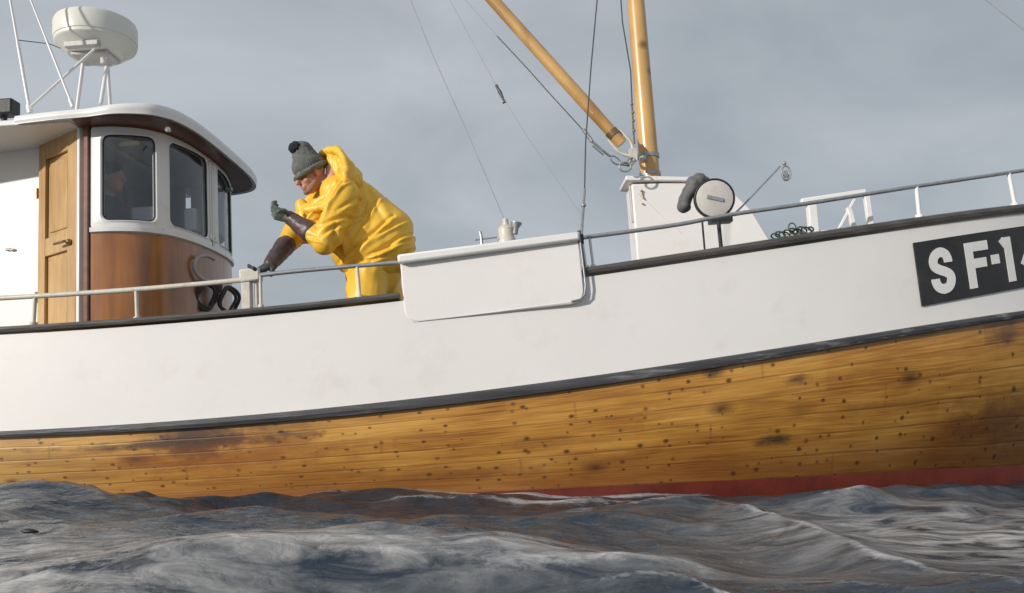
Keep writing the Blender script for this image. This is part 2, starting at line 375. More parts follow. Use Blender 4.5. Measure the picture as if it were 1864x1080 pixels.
# ------------------------------------------------------------------ sea
def build_sea():
    rng = np.random.RandomState(11)
    ys = np.concatenate([np.linspace(-6, 0.9, 30), np.linspace(0.94, 4.6, 330), np.linspace(4.62, 9, 90), 9 + np.geomspace(.1, 6000, 80)])
    xs = np.concatenate([-4.6 - np.geomspace(6000, .08, 70), np.linspace(-4.5, 4.5, 560), 4.6 + np.geomspace(.08, 6000, 70)])
    X, Y = np.meshgrid(xs, ys); Z = np.zeros_like(X); DX = np.zeros_like(X); DY = np.zeros_like(X)
    dist = np.sqrt(X ** 2 + Y ** 2)
    mod = .62 + .75 * np.exp(-((X - .1) / 1.0) ** 2 - ((Y - 3.1) / .6) ** 2) + .6 * np.exp(-((Y - 3.95) / .35) ** 2) + .40 * np.sin(X * 1.3 + 1.0 + .5 * np.sin(Y * 1.9)) * np.sin(Y * 1.1 + .6)
    for i in range(90):
        lam = 0.11 * (24 ** rng.rand()); k = 2 * math.pi / lam
        a = rng.normal(R(-80), R(30)); kx, ky = k * math.cos(a), k * math.sin(a)
        amp = .0052 * lam ** 1.0 * (1.15 if lam < .5 else .8); ph = rng.rand() * 6.283
        fade = np.clip(1.6 - dist / (lam * 140), 0, 1)
        th = kx * X + ky * Y + ph + .6 * np.sin(.9 * X + 1.7 * Y + i)
        mm = mod if lam < .8 else 1
        Z += amp * fade * mm * np.cos(th); DX -= .9 * amp * fade * mm * np.sin(th) * math.cos(a); DY -= .9 * amp * fade * mm * np.sin(th) * math.sin(a)
    foam = np.zeros_like(X)
    def seg_ridge(pts, h, wn, wf, fo, fw=.03):       # ridge along a polyline; near side wn, far side wf
        best = np.full_like(X, 9e9); side = np.zeros_like(X); tt = np.zeros_like(X)
        n = len(pts) - 1
        for i in range(n):
            (x0, y0), (x1, y1) = pts[i], pts[i + 1]; dx, dy = x1 - x0, y1 - y0; q = ((X - x0) * dx + (Y - y0) * dy) / (dx * dx + dy * dy)
            qc = np.clip(q, 0, 1); ex, ey = X - (x0 + qc * dx), Y - (y0 + qc * dy); d = np.sqrt(ex ** 2 + ey ** 2)
            s_ = np.sign(dx * ey - dy * ex); m_ = d < best
            best = np.where(m_, d, best); side = np.where(m_, s_, side); tt = np.where(m_, (i + qc) / n, tt)
        env = np.clip(np.sin(math.pi * np.clip(tt * .86 + .07, 0, 1)), 0, 1) ** .6
        w = np.where(side > 0, wf, wn)
        nz = .5 + .5 * np.sin(X * 9 + 3 * np.sin(Y * 7)) 
        return h * env * np.exp(-(best / w) ** 1.35), fo * env * np.exp(-(best / fw) ** 1.5) * (.55 + .6 * nz)
    for args in (
        ([(-4.6, 3.7), (-3.0, 3.62), (-2.35, 3.7), (-1.85, 3.9)], .085, .30, .30, .2, .05),
        ([(-1.3, 2.25), (-.6, 2.30), (0.0, 2.28), (.55, 2.36), (1.2, 2.2)], .070, .12, .40, .5, .04),
        ([(.30, 3.35), (.9, 3.45), (1.12, 3.0), (1.16, 2.55), (1.35, 2.2)], .070, .16, .14, .66, .035),
        ([(.25, 2.22), (.52, 2.26), (.66, 2.0), (.80, 1.72)], .035, .08, .2, .9, .014),
        ([(1.35, 3.62), (1.57, 3.62), (1.8, 3.66)], .065, .10, .14, .3, .03),
        ([(-3, 1.55), (-1.5, 1.6), (0, 1.5), (1.5, 1.55)], -.05, .2, .25, 0, .03),
        ([(-.9, 4.02), (.1, 4.0), (.9, 4.02)], .012, .12, .12, .55, .05),
        ([(-2.0, 4.02), (-1.0, 4.06)], .01, .12, .12, .5, .035)):
        h, f = seg_ridge(*args); Z += h; foam = np.maximum(foam, f)
    hy_ = np.interp(X, [-6, -4.5, -2.8, -1.5, 0, 1.0, 1.8, 2.6, 3.3, 4.1], [5.35, 4.62, 4.34, 4.28, 4.29, 4.36, 4.48, 4.72, 5.0, 5.4])
    foam = np.maximum(foam, (.62 + .3 * np.sin(X * 3.1 + 1)) * np.exp(-((Y - hy_ + .05) / .05) ** 2) * (np.abs(X) < 4.4))
    Z -= .012 + .022 * np.tanh((X - .3) / .8) * np.exp(-((Y - 4.2) / 1.2) ** 2)
    def blot(x0, y0, sx, sy, a): return a * np.exp(-((X - x0) / sx) ** 2 - ((Y - y0) / sy) ** 2)
    refl = np.maximum.reduce([blot(-.25, 2.44, .75, .11, 1.0), blot(-2.0, 2.2, 1.35, .6, 1.0), blot(-.6, 2.42, .9, .22, .8), blot(1.9, 3.0, .95, .55, .9), blot(-3.2, 3.1, 1.0, .6, .7), blot(.2, 2.36, .8, .10, .6), blot(2.6, 2.2, .9, .3, .5)])  # pale zones where the hull's reflection is painted, plus strips along the crest
    # the water lies lower in the hull's own footprint so it never floods the deck
    verts = np.stack([X + DX, Y + DY, Z], -1).reshape(-1, 3)
    ny, nx = X.shape
    idx = np.arange(ny * nx).reshape(ny, nx)
    faces = np.stack([idx[:-1, :-1], idx[:-1, 1:], idx[1:, 1:], idx[1:, :-1]], -1).reshape(-1, 4)
    me = bpy.data.meshes.new('sea'); me.from_pydata(verts.tolist(), [], faces.tolist())
    me.polygons.foreach_set('use_smooth', [True] * len(me.polygons))
    at = me.attributes.new('foam', 'FLOAT', 'POINT'); at.data.foreach_set('value', foam.reshape(-1).astype(np.float32))
    at = me.attributes.new('pale_reflection', 'FLOAT', 'POINT'); at.data.foreach_set('value', refl.reshape(-1).astype(np.float32))
    o = bpy.data.objects.new('sea', me); COL.objects.link(o); tag(o, 'choppy grey-blue sea water with thin foam', 'water', kind='structure')
    m = bpy.data.materials.new('sea_water'); m.use_nodes = True; t = m.node_tree; l = t.links.new; b = t.nodes['Principled BSDF']
    b.inputs['Base Color'].default_value = (.030, .043, .060, 1); b.inputs['Roughness'].default_value = .10; b.inputs['Specular IOR Level'].default_value = .33; b.inputs['IOR'].default_value = 1.34
    tc = N(t, 'ShaderNodeTexCoord'); mp = N(t, 'ShaderNodeMapping'); mp.inputs['Scale'].default_value = (1, 1.9, 1); mp.inputs['Rotation'].default_value = (0, 0, R(12)); l(tc.outputs['Object'], mp.inputs[0])
    a1 = N(t, 'ShaderNodeTexNoise'); a1.inputs['Scale'].default_value = 9; a1.inputs['Detail'].default_value = 4; a1.inputs['Distortion'].default_value = .8
    a2 = N(t, 'ShaderNodeTexNoise'); a2.inputs['Scale'].default_value = 22; a2.inputs['Detail'].default_value = 3; a2.inputs['Distortion'].default_value = .6
    l(mp.outputs[0], a1.inputs['Vector']); l(mp.outputs[0], a2.inputs['Vector'])
    b1 = N(t, 'ShaderNodeBump'); b1.inputs['Strength'].default_value = .40; b1.inputs['Distance'].default_value = .05; l(a1.outputs['Fac'], b1.inputs['Height'])
    b2 = N(t, 'ShaderNodeBump'); b2.inputs['Strength'].default_value = .24; b2.inputs['Distance'].default_value = .012; l(a2.outputs['Fac'], b2.inputs['Height']); l(b1.outputs[0], b2.inputs['Normal'])
    l(b2.outputs[0], b.inputs['Normal'])
    at = N(t, 'ShaderNodeAttribute', attribute_name='foam')
    fn = N(t, 'ShaderNodeTexNoise'); fn.inputs['Scale'].default_value = 14; fn.inputs['Detail'].default_value = 8; fn.inputs['Roughness'].default_value = .7; fn.inputs['Distortion'].default_value = 1.2
    l(mp.outputs[0], fn.inputs['Vector'])
    fb = N(t, 'ShaderNodeTexNoise'); fb.inputs['Scale'].default_value = 1.3; fb.inputs['Detail'].default_value = 3; l(mp.outputs[0], fb.inputs['Vector'])
    fm = N(t, 'ShaderNodeMapRange'); fm.inputs[1].default_value = .5; fm.inputs[2].default_value = .75; fm.inputs[4].default_value = .35; l(fb.outputs['Fac'], fm.inputs[0])
    ad = N(t, 'ShaderNodeMath', operation='ADD'); l(at.outputs['Fac'], ad.inputs[0]); l(fm.outputs[0], ad.inputs[1])
    ad2 = N(t, 'ShaderNodeMath', operation='ADD'); l(ad.outputs[0], ad2.inputs[0]); l(fn.outputs['Fac'], ad2.inputs[1])
    mr = N(t, 'ShaderNodeMapRange'); mr.inputs[1].default_value = .78; mr.inputs[2].default_value = 1.25; mr.inputs[4].default_value = .8; l(ad2.outputs[0], mr.inputs[0])
    df = N(t, 'ShaderNodeBsdfDiffuse'); df.inputs[0].default_value = (.58, .57, .57, 1); l(b2.outputs[0], df.inputs['Normal'])
    ms = N(t, 'ShaderNodeMixShader'); l(mr.outputs[0], ms.inputs[0]); l(b.outputs[0], ms.inputs[1]); l(df.outputs[0], ms.inputs[2])
    # painted reflection of the white hull and pale crest streaks, as diffuse colour
    av = N(t, 'ShaderNodeAttribute', attribute_name='pale_reflection'); mp2 = N(t, 'ShaderNodeMapping'); mp2.inputs['Scale'].default_value = (1, 3.2, 1); l(tc.outputs['Object'], mp2.inputs[0])
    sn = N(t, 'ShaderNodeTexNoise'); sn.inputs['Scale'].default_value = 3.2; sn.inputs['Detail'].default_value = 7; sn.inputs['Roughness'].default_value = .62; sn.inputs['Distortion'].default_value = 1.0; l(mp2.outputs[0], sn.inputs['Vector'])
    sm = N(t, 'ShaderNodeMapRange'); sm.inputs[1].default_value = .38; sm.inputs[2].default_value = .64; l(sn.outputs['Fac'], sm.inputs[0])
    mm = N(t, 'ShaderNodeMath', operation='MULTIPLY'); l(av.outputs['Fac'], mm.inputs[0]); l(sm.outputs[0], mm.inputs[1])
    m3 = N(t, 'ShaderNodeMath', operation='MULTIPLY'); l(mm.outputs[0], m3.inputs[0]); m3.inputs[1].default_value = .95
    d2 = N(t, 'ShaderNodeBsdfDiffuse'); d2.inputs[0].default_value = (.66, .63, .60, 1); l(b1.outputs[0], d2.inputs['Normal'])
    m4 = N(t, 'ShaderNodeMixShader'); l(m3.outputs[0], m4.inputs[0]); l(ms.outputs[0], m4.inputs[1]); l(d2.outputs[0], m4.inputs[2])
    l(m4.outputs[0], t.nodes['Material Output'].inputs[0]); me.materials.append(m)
build_sea()

# ------------------------------------------------------------------ the boat: root and hull curves
boat = bpy.data.objects.new('fishing_boat', None); COL.objects.link(boat)
boat.location = O; boat.rotation_euler = (0, -PITCH, 0)
tag(boat, 'old wooden fishing boat with white topsides, varnished plank hull and rounded wheelhouse', 'fishing boat')

def interp(pts):
    xs = np.array([p[0] for p in pts]); ys = np.array([p[1] for p in pts])
    # smooth cubic (natural) through the points
    n = len(xs); h = np.diff(xs); A = np.eye(n); r = np.zeros(n)
    for i in range(1, n - 1):
        A[i, i - 1] = h[i - 1]; A[i, i] = 2 * (h[i - 1] + h[i]); A[i, i + 1] = h[i]
        r[i] = 6 * ((ys[i + 1] - ys[i]) / h[i] - (ys[i] - ys[i - 1]) / h[i - 1])
    m = np.linalg.solve(A, r)
    def f(x):
        i = int(min(max(np.searchsorted(xs, x) - 1, 0), n - 2)); d = h[i]; a = (xs[i + 1] - x); b_ = (x - xs[i])
        if x < xs[0]: return ys[0] + (x - xs[0]) * ((ys[1] - ys[0]) / h[0] - h[0] * m[1] / 6)
        if x > xs[-1]: return ys[-1] + (x - xs[-1]) * ((ys[-1] - ys[-2]) / h[-1] + h[-1] * m[-2] / 6)
        return float(m[i] * a ** 3 / (6 * d) + m[i + 1] * b_ ** 3 / (6 * d) + (ys[i] / d - m[i] * d / 6) * a + (ys[i + 1] / d - m[i + 1] * d / 6) * b_)
    return f
U_ST, U_BOW = -6.2, 4.75
vtop = interp([(-6.2, 4.95), (-4.5, 4.45), (-2.8, 4.25), (-1.5, 4.2), (0, 4.2), (1.2, 4.25), (2.1, 4.37), (3.0, 4.60), (3.9, 4.98), (4.75, 5.50)])
vwl = interp([(-6.2, 5.35), (-4.5, 4.62), (-2.8, 4.34), (-1.5, 4.28), (0, 4.29), (1.0, 4.38), (1.8, 4.56), (2.6, 4.84), (3.3, 5.14), (4.1, 5.50), (4.75, 5.53)])
def fitcurve(pix, off=0, vf=vtop, ext=()):
    pts = []
    for px, py in pix:
        v = 4.2
        for _ in range(8): p = B(px, py, v + off); v = vf(p.x)
        pts.append((p.x, p.z))
    pts = list(ext[0]) + pts + list(ext[1]) if ext else pts
    return interp(pts), pts
cap_pix = [(0, 606), (240, 592), (440, 574), (600, 558), (725, 544), (1065, 501), (1240, 477), (1440, 445), (1600, 420), (1864, 386)]
st_pix = [(0, 783), (200, 776), (400, 762), (600, 744), (800, 719), (1000, 692), (1240, 661), (1450, 630), (1650, 598), (1864, 565)]
sb_pix = [(0, 797), (200, 789), (400, 779), (600, 763), (800, 742), (1000, 712), (1240, 680), (1450, 649), (1650, 614), (1864, 578)]
rd_pix = [(0, 935), (400, 922), (800, 903), (1060, 887), (1240, 875), (1529, 863), (1721, 855), (1864, 846)]
_, cp = fitcurve(cap_pix); _, s1 = fitcurve(st_pix); _, s2 = fitcurve(sb_pix); _, rr_ = fitcurve(rd_pix, vf=vwl)
def withends(pts, dl, dr):
    a, b_ = pts[0], pts[-1]
    sl = (pts[1][1] - a[1]) / (pts[1][0] - a[0]); sr = (b_[1] - pts[-2][1]) / (b_[0] - pts[-2][0])
    return interp([(U_ST, a[1] + dl), ] + pts + [(U_BOW, b_[1] + sr * (U_BOW - b_[0]) + dr)])
def poly(pts, deg, dl, dr):
    x = np.array([p[0] for p in pts] + [U_ST]); y = np.array([p[1] for p in pts] + [pts[0][1] + dl])
    c = np.polyfit(x, y, deg, w=[1] * len(pts) + [.5]); return lambda q: float(np.polyval(c, q))
wcap, wst, wsb = poly(cp, 4, .12, 0), poly(s1, 4, .12, 0), poly(s2, 4, .12, 0)
wrd = poly(rr_, 3, .05, 0)
def vside(u, w):                           # near side of the hull at station u, height w
    a, b_ = wsb(u), wrd(u)
    if w >= a: return vtop(u) + .035 * max(0, (w - a)) * 0
    q = (a - w) / max(a - b_, .05); e = 1.75
    v = vtop(u) + (vwl(u) - vtop(u)) * q ** e
    return min(v, MID - .02)
print('curves', [round(wcap(u), 3) for u in (-6, -3, 0, 3, 4.7)], [round(wsb(u), 3) for u in (-6, -3, 0, 3, 4.7)], [round(wrd(u), 3) for u in (-6, -3, 0, 3, 4.7)])
us = [U_ST + (U_BOW - U_ST) * i / 150 for i in range(151)]
def mirr(p): return Vector((p[0], 2 * MID - p[1], p[2]))
def both(mb, rows, uvs=None):
    mb.grid(rows, uvs); mb.grid([[mirr(p) for p in r] for r in rows], uvs)
NP = 6
STAINS_SHADE = [(-1.68, .8, .16, 1.9, 1.0), (-1.66, .9, .30, 1.7, .9, (.10, .04, .02)), (-1.80, 1.3, .70, .42, .85), (-1.5, 2.6, .8, 1.3, .6, (.26, .075, .018)), (-1.45, 1.55, .5, .28, .6, (.14, .05, .02)), (-1.15, 1.2, .14, .3, .8), (-1.2, .6, .2, .4, .4), (1.15, .35, .06, .4, .8), (1.62, 1.3, .08, .28, .8), (1.50, 4.1, .13, .32, .9), (3.0, .6, .12, .6, .6), (3.05, 4.0, .45, 1.3, .7, (.13, .05, .018)), (-.3, 4.8, .5, .5, .5, (.16, .05, .015)), (.6, 4.5, .3, .5, .4, (.18, .06, .015)), (.2, 3.2, .5, .4, .4, (.2, .07, .015)), (2.2, 3.0, .6, .3, .4, (.2, .07, .015))]  # the brown patch low at the bow paints the flare's shade
M['hull'] = hull_wood()
# varnished planking from the strake to the red paint
mb = MB(); rows = []; uvs = []
for u in us:
    a, b_ = wsb(u) + .02, wrd(u); r = []; q = []
    for i in range(13):
        w = a + (b_ - a) * i / 12; r.append(Vector((u, vside(u, w), w))); q.append((u, NP * i / 12))
    rows.append(r); uvs.append(q)
both(mb, rows, uvs)
planking = obj('hull_planking', mb, M['hull'], boat, smooth=True)
# underwater body in red paint
mb = MB(); rows = []
for u in us:
    b_ = wrd(u); r = []; v0 = vside(u, b_)
    for i in range(9):
        t_ = i / 8; w = b_ - .95 * t_ * (1 - .15 * t_); r.append(Vector((u, v0 + (MID - v0) * t_ ** 1.8, w)))
    rows.append(r)
both(mb, rows); obj('bottom_paint', mb, M['red'], boat, smooth=True)
# white topside strake
TH = .05
mb = MB()
rows = []
for u in us:
    a, b_ = wst(u) - .02, wcap(u) - .012
    rows.append([Vector((u, min(vtop(u), MID - .012), a + (b_ - a) * i / 6)) for i in range(7)] + [Vector((u, min(vtop(u) + TH, MID - .01), b_ - (b_ - a) * i / 6)) for i in range(7)])
both(mb, rows)
topside = obj('white_topside', mb, M['white'], boat, smooth=True)
# transom
mb = MB(); u = U_ST
sec = [(vtop(u), wcap(u)), (vtop(u), wsb(u))] + [(vside(u, wsb(u) + (wrd(u) - wsb(u)) * i / 6), wsb(u) + (wrd(u) - wsb(u)) * i / 6) for i in range(1, 7)] + [(MID, wrd(u) - .8)]
full = sec + [(2 * MID - a, b_) for a, b_ in sec[::-1][1:]]
n = len(full); mb.add([(u + .004, a, b_) for a, b_ in full] + [(u + .05, a, b_) for a, b_ in full], [tuple(range(n)), tuple(range(2 * n - 1, n - 1, -1))])
obj('transom', mb, M['white'], boat)
# stem post
mb = MB(); pts = [(U_BOW + .0 , wcap(U_BOW) + .06), (U_BOW + .01, wsb(U_BOW)), (U_BOW - .02, wrd(U_BOW)), (U_BOW - .3, wrd(U_BOW) - .9)]
mb.prism([(a - .08, b_) for a, b_ in pts] + [(a + .08, b_) for a, b_ in pts[::-1]], MID - .05, MID + .05)
obj('stem_post', mb, M['mahogdark'], boat, bevel=.01)
# cap rail and rubbing strake
def strip(name, top, bot, out, inn, m, vf=vtop, u0=U_ST, u1=U_BOW, sides=2, n=120, label=None, r=.3):
    mb = MB(); rows = []
    for i in range(n + 1):
        u = u0 + (u1 - u0) * i / n; v = vf(u); a, b_ = top(u), bot(u); h = a - b_
        rows.append([Vector((u, min(q, MID - .005), w)) for q, w in ((v + inn, b_), (v - out, b_ + h * .12), (v - out - .006, b_ + h * .5), (v - out, a - h * .12), (v - out + .012, a), (v + inn, a))])
    for R_ in ([rows, [[mirr(p) for p in r_] for r_ in rows]] if sides == 2 else [rows] if sides == 1 else [[[mirr(p) for p in r_] for r_ in rows]]):
        mb.grid(R_, closed=True); mb.add(R_[0], [tuple(range(6))]); mb.add(R_[-1], [tuple(range(6))])
    return obj(name, mb, m, boat, smooth=30, label=label)
strip('rubbing_strake', wst, wsb, .035, .01, M['strake'])
capT = lambda u: wcap(u) + .034 + .014 * min(max((u + 1) / 3, 0), 1)
uL, uR = B(724, 520, 4.19).x, B(1062, 480, 4.17).x
strip('cap_rail', capT, wcap, .025, .09, M['cap'], sides=1, u1=uL); strip('cap_rail', capT, wcap, .025, .09, M['cap'], sides=1, u0=uR); strip('cap_rail', capT, wcap, .025, .09, M['cap'], sides=-1)
# deck and inner bulkheads
mb = MB(); DK = .50
rows = [[Vector((u, min(vtop(u) + .04, MID - .01), max(DK, wst(u) + .12 if u > 1.8 else DK))), Vector((u, max(2 * MID - vtop(u) - .04, MID + .01), max(DK, wst(u) + .12 if u > 1.8 else DK)))] for u in us]
mb.grid(rows); obj('deck', mb, M['deck'], boat)

# ------------------------------------------------------------------ white bulwark panel amidships
mb = MB(); PU0, PU1 = B(725, 462, 4.15).x, B(1060, 440, 4.15).x; c = [B(*q) for q in ((725, 462, 4.150), (1052, 420, 4.150))]
bl, br = B(736, 587, 4.150), B(1066, 550, 4.150)
def rr_path(tl, tr, br_, bl_, rad, n=8):     # round the lower corners, in (u, w)
    out = [(tl.x, tl.z), (tr.x, tr.z)]
    for p, a, b_ in ((br_, tr, bl_), (bl_, br_, tl)):
        da = (Vector((a.x - p.x, a.z - p.z))).normalized(); db = (Vector((b_.x - p.x, b_.z - p.z))).normalized(); pc = Vector((p.x, p.z))
        for i in range(n + 1):
            t_ = i / n; q = (pc + da * rad).lerp(pc, t_).lerp(pc.lerp(pc + db * rad, t_), t_); out.append((q.x, q.y))
    return out
mb.prism(rr_path(c[0], c[1], br, bl, .085), 4.150, 4.30)
for p in mb.v:
    if p.y < 4.2: p.y = 4.172 + .018 * (1 - min(max((p.x - PU0) / (PU1 - PU0), 0), 1))
pan = obj('bulwark_panel', mb, M['white'], boat, bevel=.006)
mb = MB(); a, b_ = B(723, 471, 4.135), B(1055, 429, 4.135)
mb.beam(a + Vector((0, .08, 0)), b_ + Vector((0, .08, 0)), .16, .048); obj('capping', mb, M['white2'], pan, bevel=.012)
# rubber seal round the panel's fore edge
mb = MB(); e = [B(1054, 424, 4.168), B(1060, 470, 4.168), B(1066, 520, 4.168), B(1064, 537, 4.168), B(1056, 545, 4.168), B(1040, 549, 4.168)]
mb.tube(e, .0055, 8); obj('edge_seam', mb, M['galv'], pan, smooth=60)
mb = MB(); mb.tube([B(748, 585, 4.150), B(900, 567, 4.150), B(1040, 549, 4.150)], [.001, .003, .003], 8); mb.v = [Vector((p.x, p.y + .022 + .018 * (1 - min(max((p.x - PU0) / (PU1 - PU0), 0), 1)), p.z)) for p in mb.v]; obj('lower_seam', mb, M['white'], pan, smooth=60)

# ------------------------------------------------------------------ registration board
VB = 4.0
def onhull(px, py, lift=0):
    v = 4.4
    for _ in range(10): p = B(px, py, v); v = vtop(p.x) - lift
    return B(px, py, v)
tl, bl, trp = onhull(1661, 443), onhull(1677, 558), onhull(1864, 412)
ax = (trp - tl).normalized(); up = (tl - bl); H_ = up.length; up.normalize()
ax2 = Vector((ax.x, 0, ax.z))
PL = 1.30
def onplate(s, h, lift):                     # s metres along, h metres up, hugging the hull side
    d = Vector((ax.x, 0, ax.z)).normalized(); p = Vector((bl.x, 0, bl.z)) + d * s + Vector((up.x, 0, up.z)) * h
    return Vector((p.x, vtop(p.x) - lift, p.z))
mb = MB(); ns = 24
rows = [[onplate(PL * i / ns, h, l_) for h, l_ in ((0, -.005), (0, .012), (H_, .012), (H_, -.005))] for i in range(ns + 1)]
mb.grid(rows, closed=True); mb.add(rows[0], [(0, 1, 2, 3)]); mb.add(rows[-1], [(0, 1, 2, 3)])
board = obj('registration_board', mb, M['plate'], boat, label='black board with white registration letters', smooth=30)
SW = .057                                     # stroke width
def stroke_shape(paths, s0, h0, sc_=1.0):
    mb = MB()
    for path in paths:
        pts = [Vector(p) for p in path]; m = len(pts); L_ = []; R__ = []
        for i, p in enumerate(pts):
            if i == 0: t_ = (pts[1] - p).normalized(); nrm = Vector((-t_.y, t_.x)); k = 1
            elif i == m - 1: t_ = (p - pts[-2]).normalized(); nrm = Vector((-t_.y, t_.x)); k = 1
            else:
                t1 = (p - pts[i - 1]).normalized(); t2 = (pts[i + 1] - p).normalized(); n1_ = Vector((-t1.y, t1.x)); n2_ = Vector((-t2.y, t2.x))
                nrm = (n1_ + n2_).normalized(); k = 1 / max(nrm.dot(n1_), .5)
            L_.append(p + nrm * SW / 2 * k); R__.append(p - nrm * SW / 2 * k)
        for i in range(m - 1):
            q = [L_[i], R__[i], R__[i + 1], L_[i + 1]]
            top = [onplate(s0 + a.x, h0 + a.y, .0175) for a in q]; bot = [onplate(s0 + a.x, h0 + a.y, .010) for a in q]
            fs = [(0, 1, 2, 3), (1, 5, 6, 2), (0, 3, 7, 4)]
            if i == 0: fs.append((0, 4, 5, 1))
            if i == m - 2: fs.append((3, 2, 6, 7))
            mb.add(top + bot, fs)
    return mb
lh = H_ * .735; hw = .115
def arc(cx, cy, rx, ry, a0, a1, n=10): return [(cx + rx * math.cos(R(a0 + (a1 - a0) * i / n)), cy + ry * math.sin(R(a0 + (a1 - a0) * i / n))) for i in range(n + 1)]
h2 = SW / 2
sw_, sh_ = .176, lh
spine = [(.93, .70), (.92, .80), (.80, .93), (.5, 1.0), (.2, .93), (.05, .78), (.10, .63), (.35, .53), (.65, .46), (.92, .36), (.98, .22), (.82, .06), (.5, 0.0), (.2, .06), (.06, .20), (.05, .30)]
spine = [Vector((h2 + x * (sw_ - 2 * h2), h2 + y * (sh_ - 2 * h2), 0)) for x, y in spine]
def cr_(P_, n=5):
    out = []
    for i in range(len(P_) - 1):
        p0, p1, p2, p3 = P_[max(i - 1, 0)], P_[i], P_[i + 1], P_[min(i + 2, len(P_) - 1)]
        for k in range(n):
            t_ = k / n; out.append(.5 * ((2 * p1) + (p2 - p0) * t_ + (2 * p0 - 5 * p1 + 4 * p2 - p3) * t_ ** 2 + (3 * p1 - p0 - 3 * p2 + p3) * t_ ** 3))
    return out + [P_[-1]]
S = [(p.x, p.y) for p in cr_(spine)]
h0 = H_ * .125
obj('letter', stroke_shape([S], .080, h0), M['letter'], board, label='white letter S')
FW = .175
obj('letter', stroke_shape([[(h2, 0), (h2, lh)], [(h2 * 2, lh - h2), (FW, lh - h2)], [(h2 * 2, lh * .53), (FW * .86, lh * .53)]], .350, h0), M['letter'], board, label='white letter F')
obj('hyphen', stroke_shape([[(0, lh * .55), (.062, lh * .55)]], .540, h0), M['letter'], board)
obj('digit', stroke_shape([[(h2, 0), (h2, lh)], [(-.020, lh * .84), (.012, lh * .93)]], .655, h0), M['letter'], board, label='white digit 1')
obj('digit', stroke_shape([[(.15, 0), (.15, lh)], [(.12, lh - .02), (-.0, lh * .30)], [(0.01, lh * .26), (.20, lh * .26)]], .795, h0), M['letter'], board, label='white digit 4')

# ------------------------------------------------------------------ wheelhouse
V_A = 4.75
wS = B(167, 424, V_A).z                       # underside of the window band
wT = B(172, 232, V_A).z                       # top of the window band
half = [(-2.575, 4.75), (-2.45, 4.76), (-2.32, 4.81), (-2.235, 4.89), (-2.175, 5.0), (-2.13, 5.2), (-2.115, 5.38), (-2.11, 5.55)]
half = [(a + .035, b_) for a, b_ in half]
planc = half + [(a, 2 * MID - b_) for a, b_ in half[::-1][1:]]
def resample(pts, n):
    P_ = [Vector(p) for p in pts]
    # Catmull-Rom to a dense list then equal spacing
    dense = []
    for i in range(len(P_) - 1):
        p0, p1, p2, p3 = P_[max(i - 1, 0)], P_[i], P_[i + 1], P_[min(i + 2, len(P_) - 1)]
        for k in range(12):
            t_ = k / 12; dense.append(.5 * ((2 * p1) + (p2 - p0) * t_ + (2 * p0 - 5 * p1 + 4 * p2 - p3) * t_ ** 2 + (3 * p1 - p0 - 3 * p2 + p3) * t_ ** 3))
    dense.append(P_[-1]); d = [0]
    for i in range(1, len(dense)): d.append(d[-1] + (dense[i] - dense[i - 1]).length)
    out = []
    for k in range(n):
        s_ = d[-1] * k / (n - 1); i = min(max(int(np.searchsorted(d, s_)) - 1, 0), len(dense) - 2)
        out.append(dense[i].lerp(dense[i + 1], (s_ - d[i]) / max(d[i + 1] - d[i], 1e-9)))
    return out, d[-1]
CUR, CL = resample(planc, 241)
def cpt(s_, off=0):                            # point on the plan curve, off = outwards
    x = min(max(s_ / CL, 0), 1) * 240; i = min(int(x), 239); p = CUR[i].lerp(CUR[i + 1], x - i)
    a_, b2 = CUR[max(i - 2, 0)], CUR[min(i + 3, 240)]; t_ = (b2 - a_).normalized(); nr = Vector((t_.y, -t_.x))
    q = p + nr * off; return q
def s_at_px(px, w):                            # arc position that projects to pixel column px (near half)
    best = None
    for k in range(0, 200):
        s_ = CL * .55 * k / 199; q = cpt(s_); p = b2w((q.x, q.y, w)); 
        cy_ = p.y * math.cos(TILT) + (p.z - CAM_H) * math.sin(TILT); X_ = 932 + F_PX * p.x / cy_
        if best is None or abs(X_ - px) < best[0]: best = (abs(X_ - px), s_)
    return best[1]
def ring_rows(off, ws, n=160, s0=0, s1=None):
    s1 = CL if s1 is None else s1
    return [[Vector((*cpt(s0 + (s1 - s0) * i / n, off), w)) for i in range(n + 1)] for w in ws]
WB = DK - .02
mb = MB()
ro, ri = ring_rows(0, [WB, wS]), ring_rows(-.03, [wS, WB])
mb.grid([*ro, *ri, ro[0]]); front = obj('wheelhouse_front', mb, M['mahog'], boat, smooth=30, label='curved varnished mahogany front below the windows')
# sill moulding
mb = MB(); mb.grid(ring_rows(.0, [wS - .004]) + ring_rows(.018, [wS + .002, wS + .030]) + ring_rows(.002, [wS + .036])); obj('sill', mb, M['white2'], boat, smooth=30)
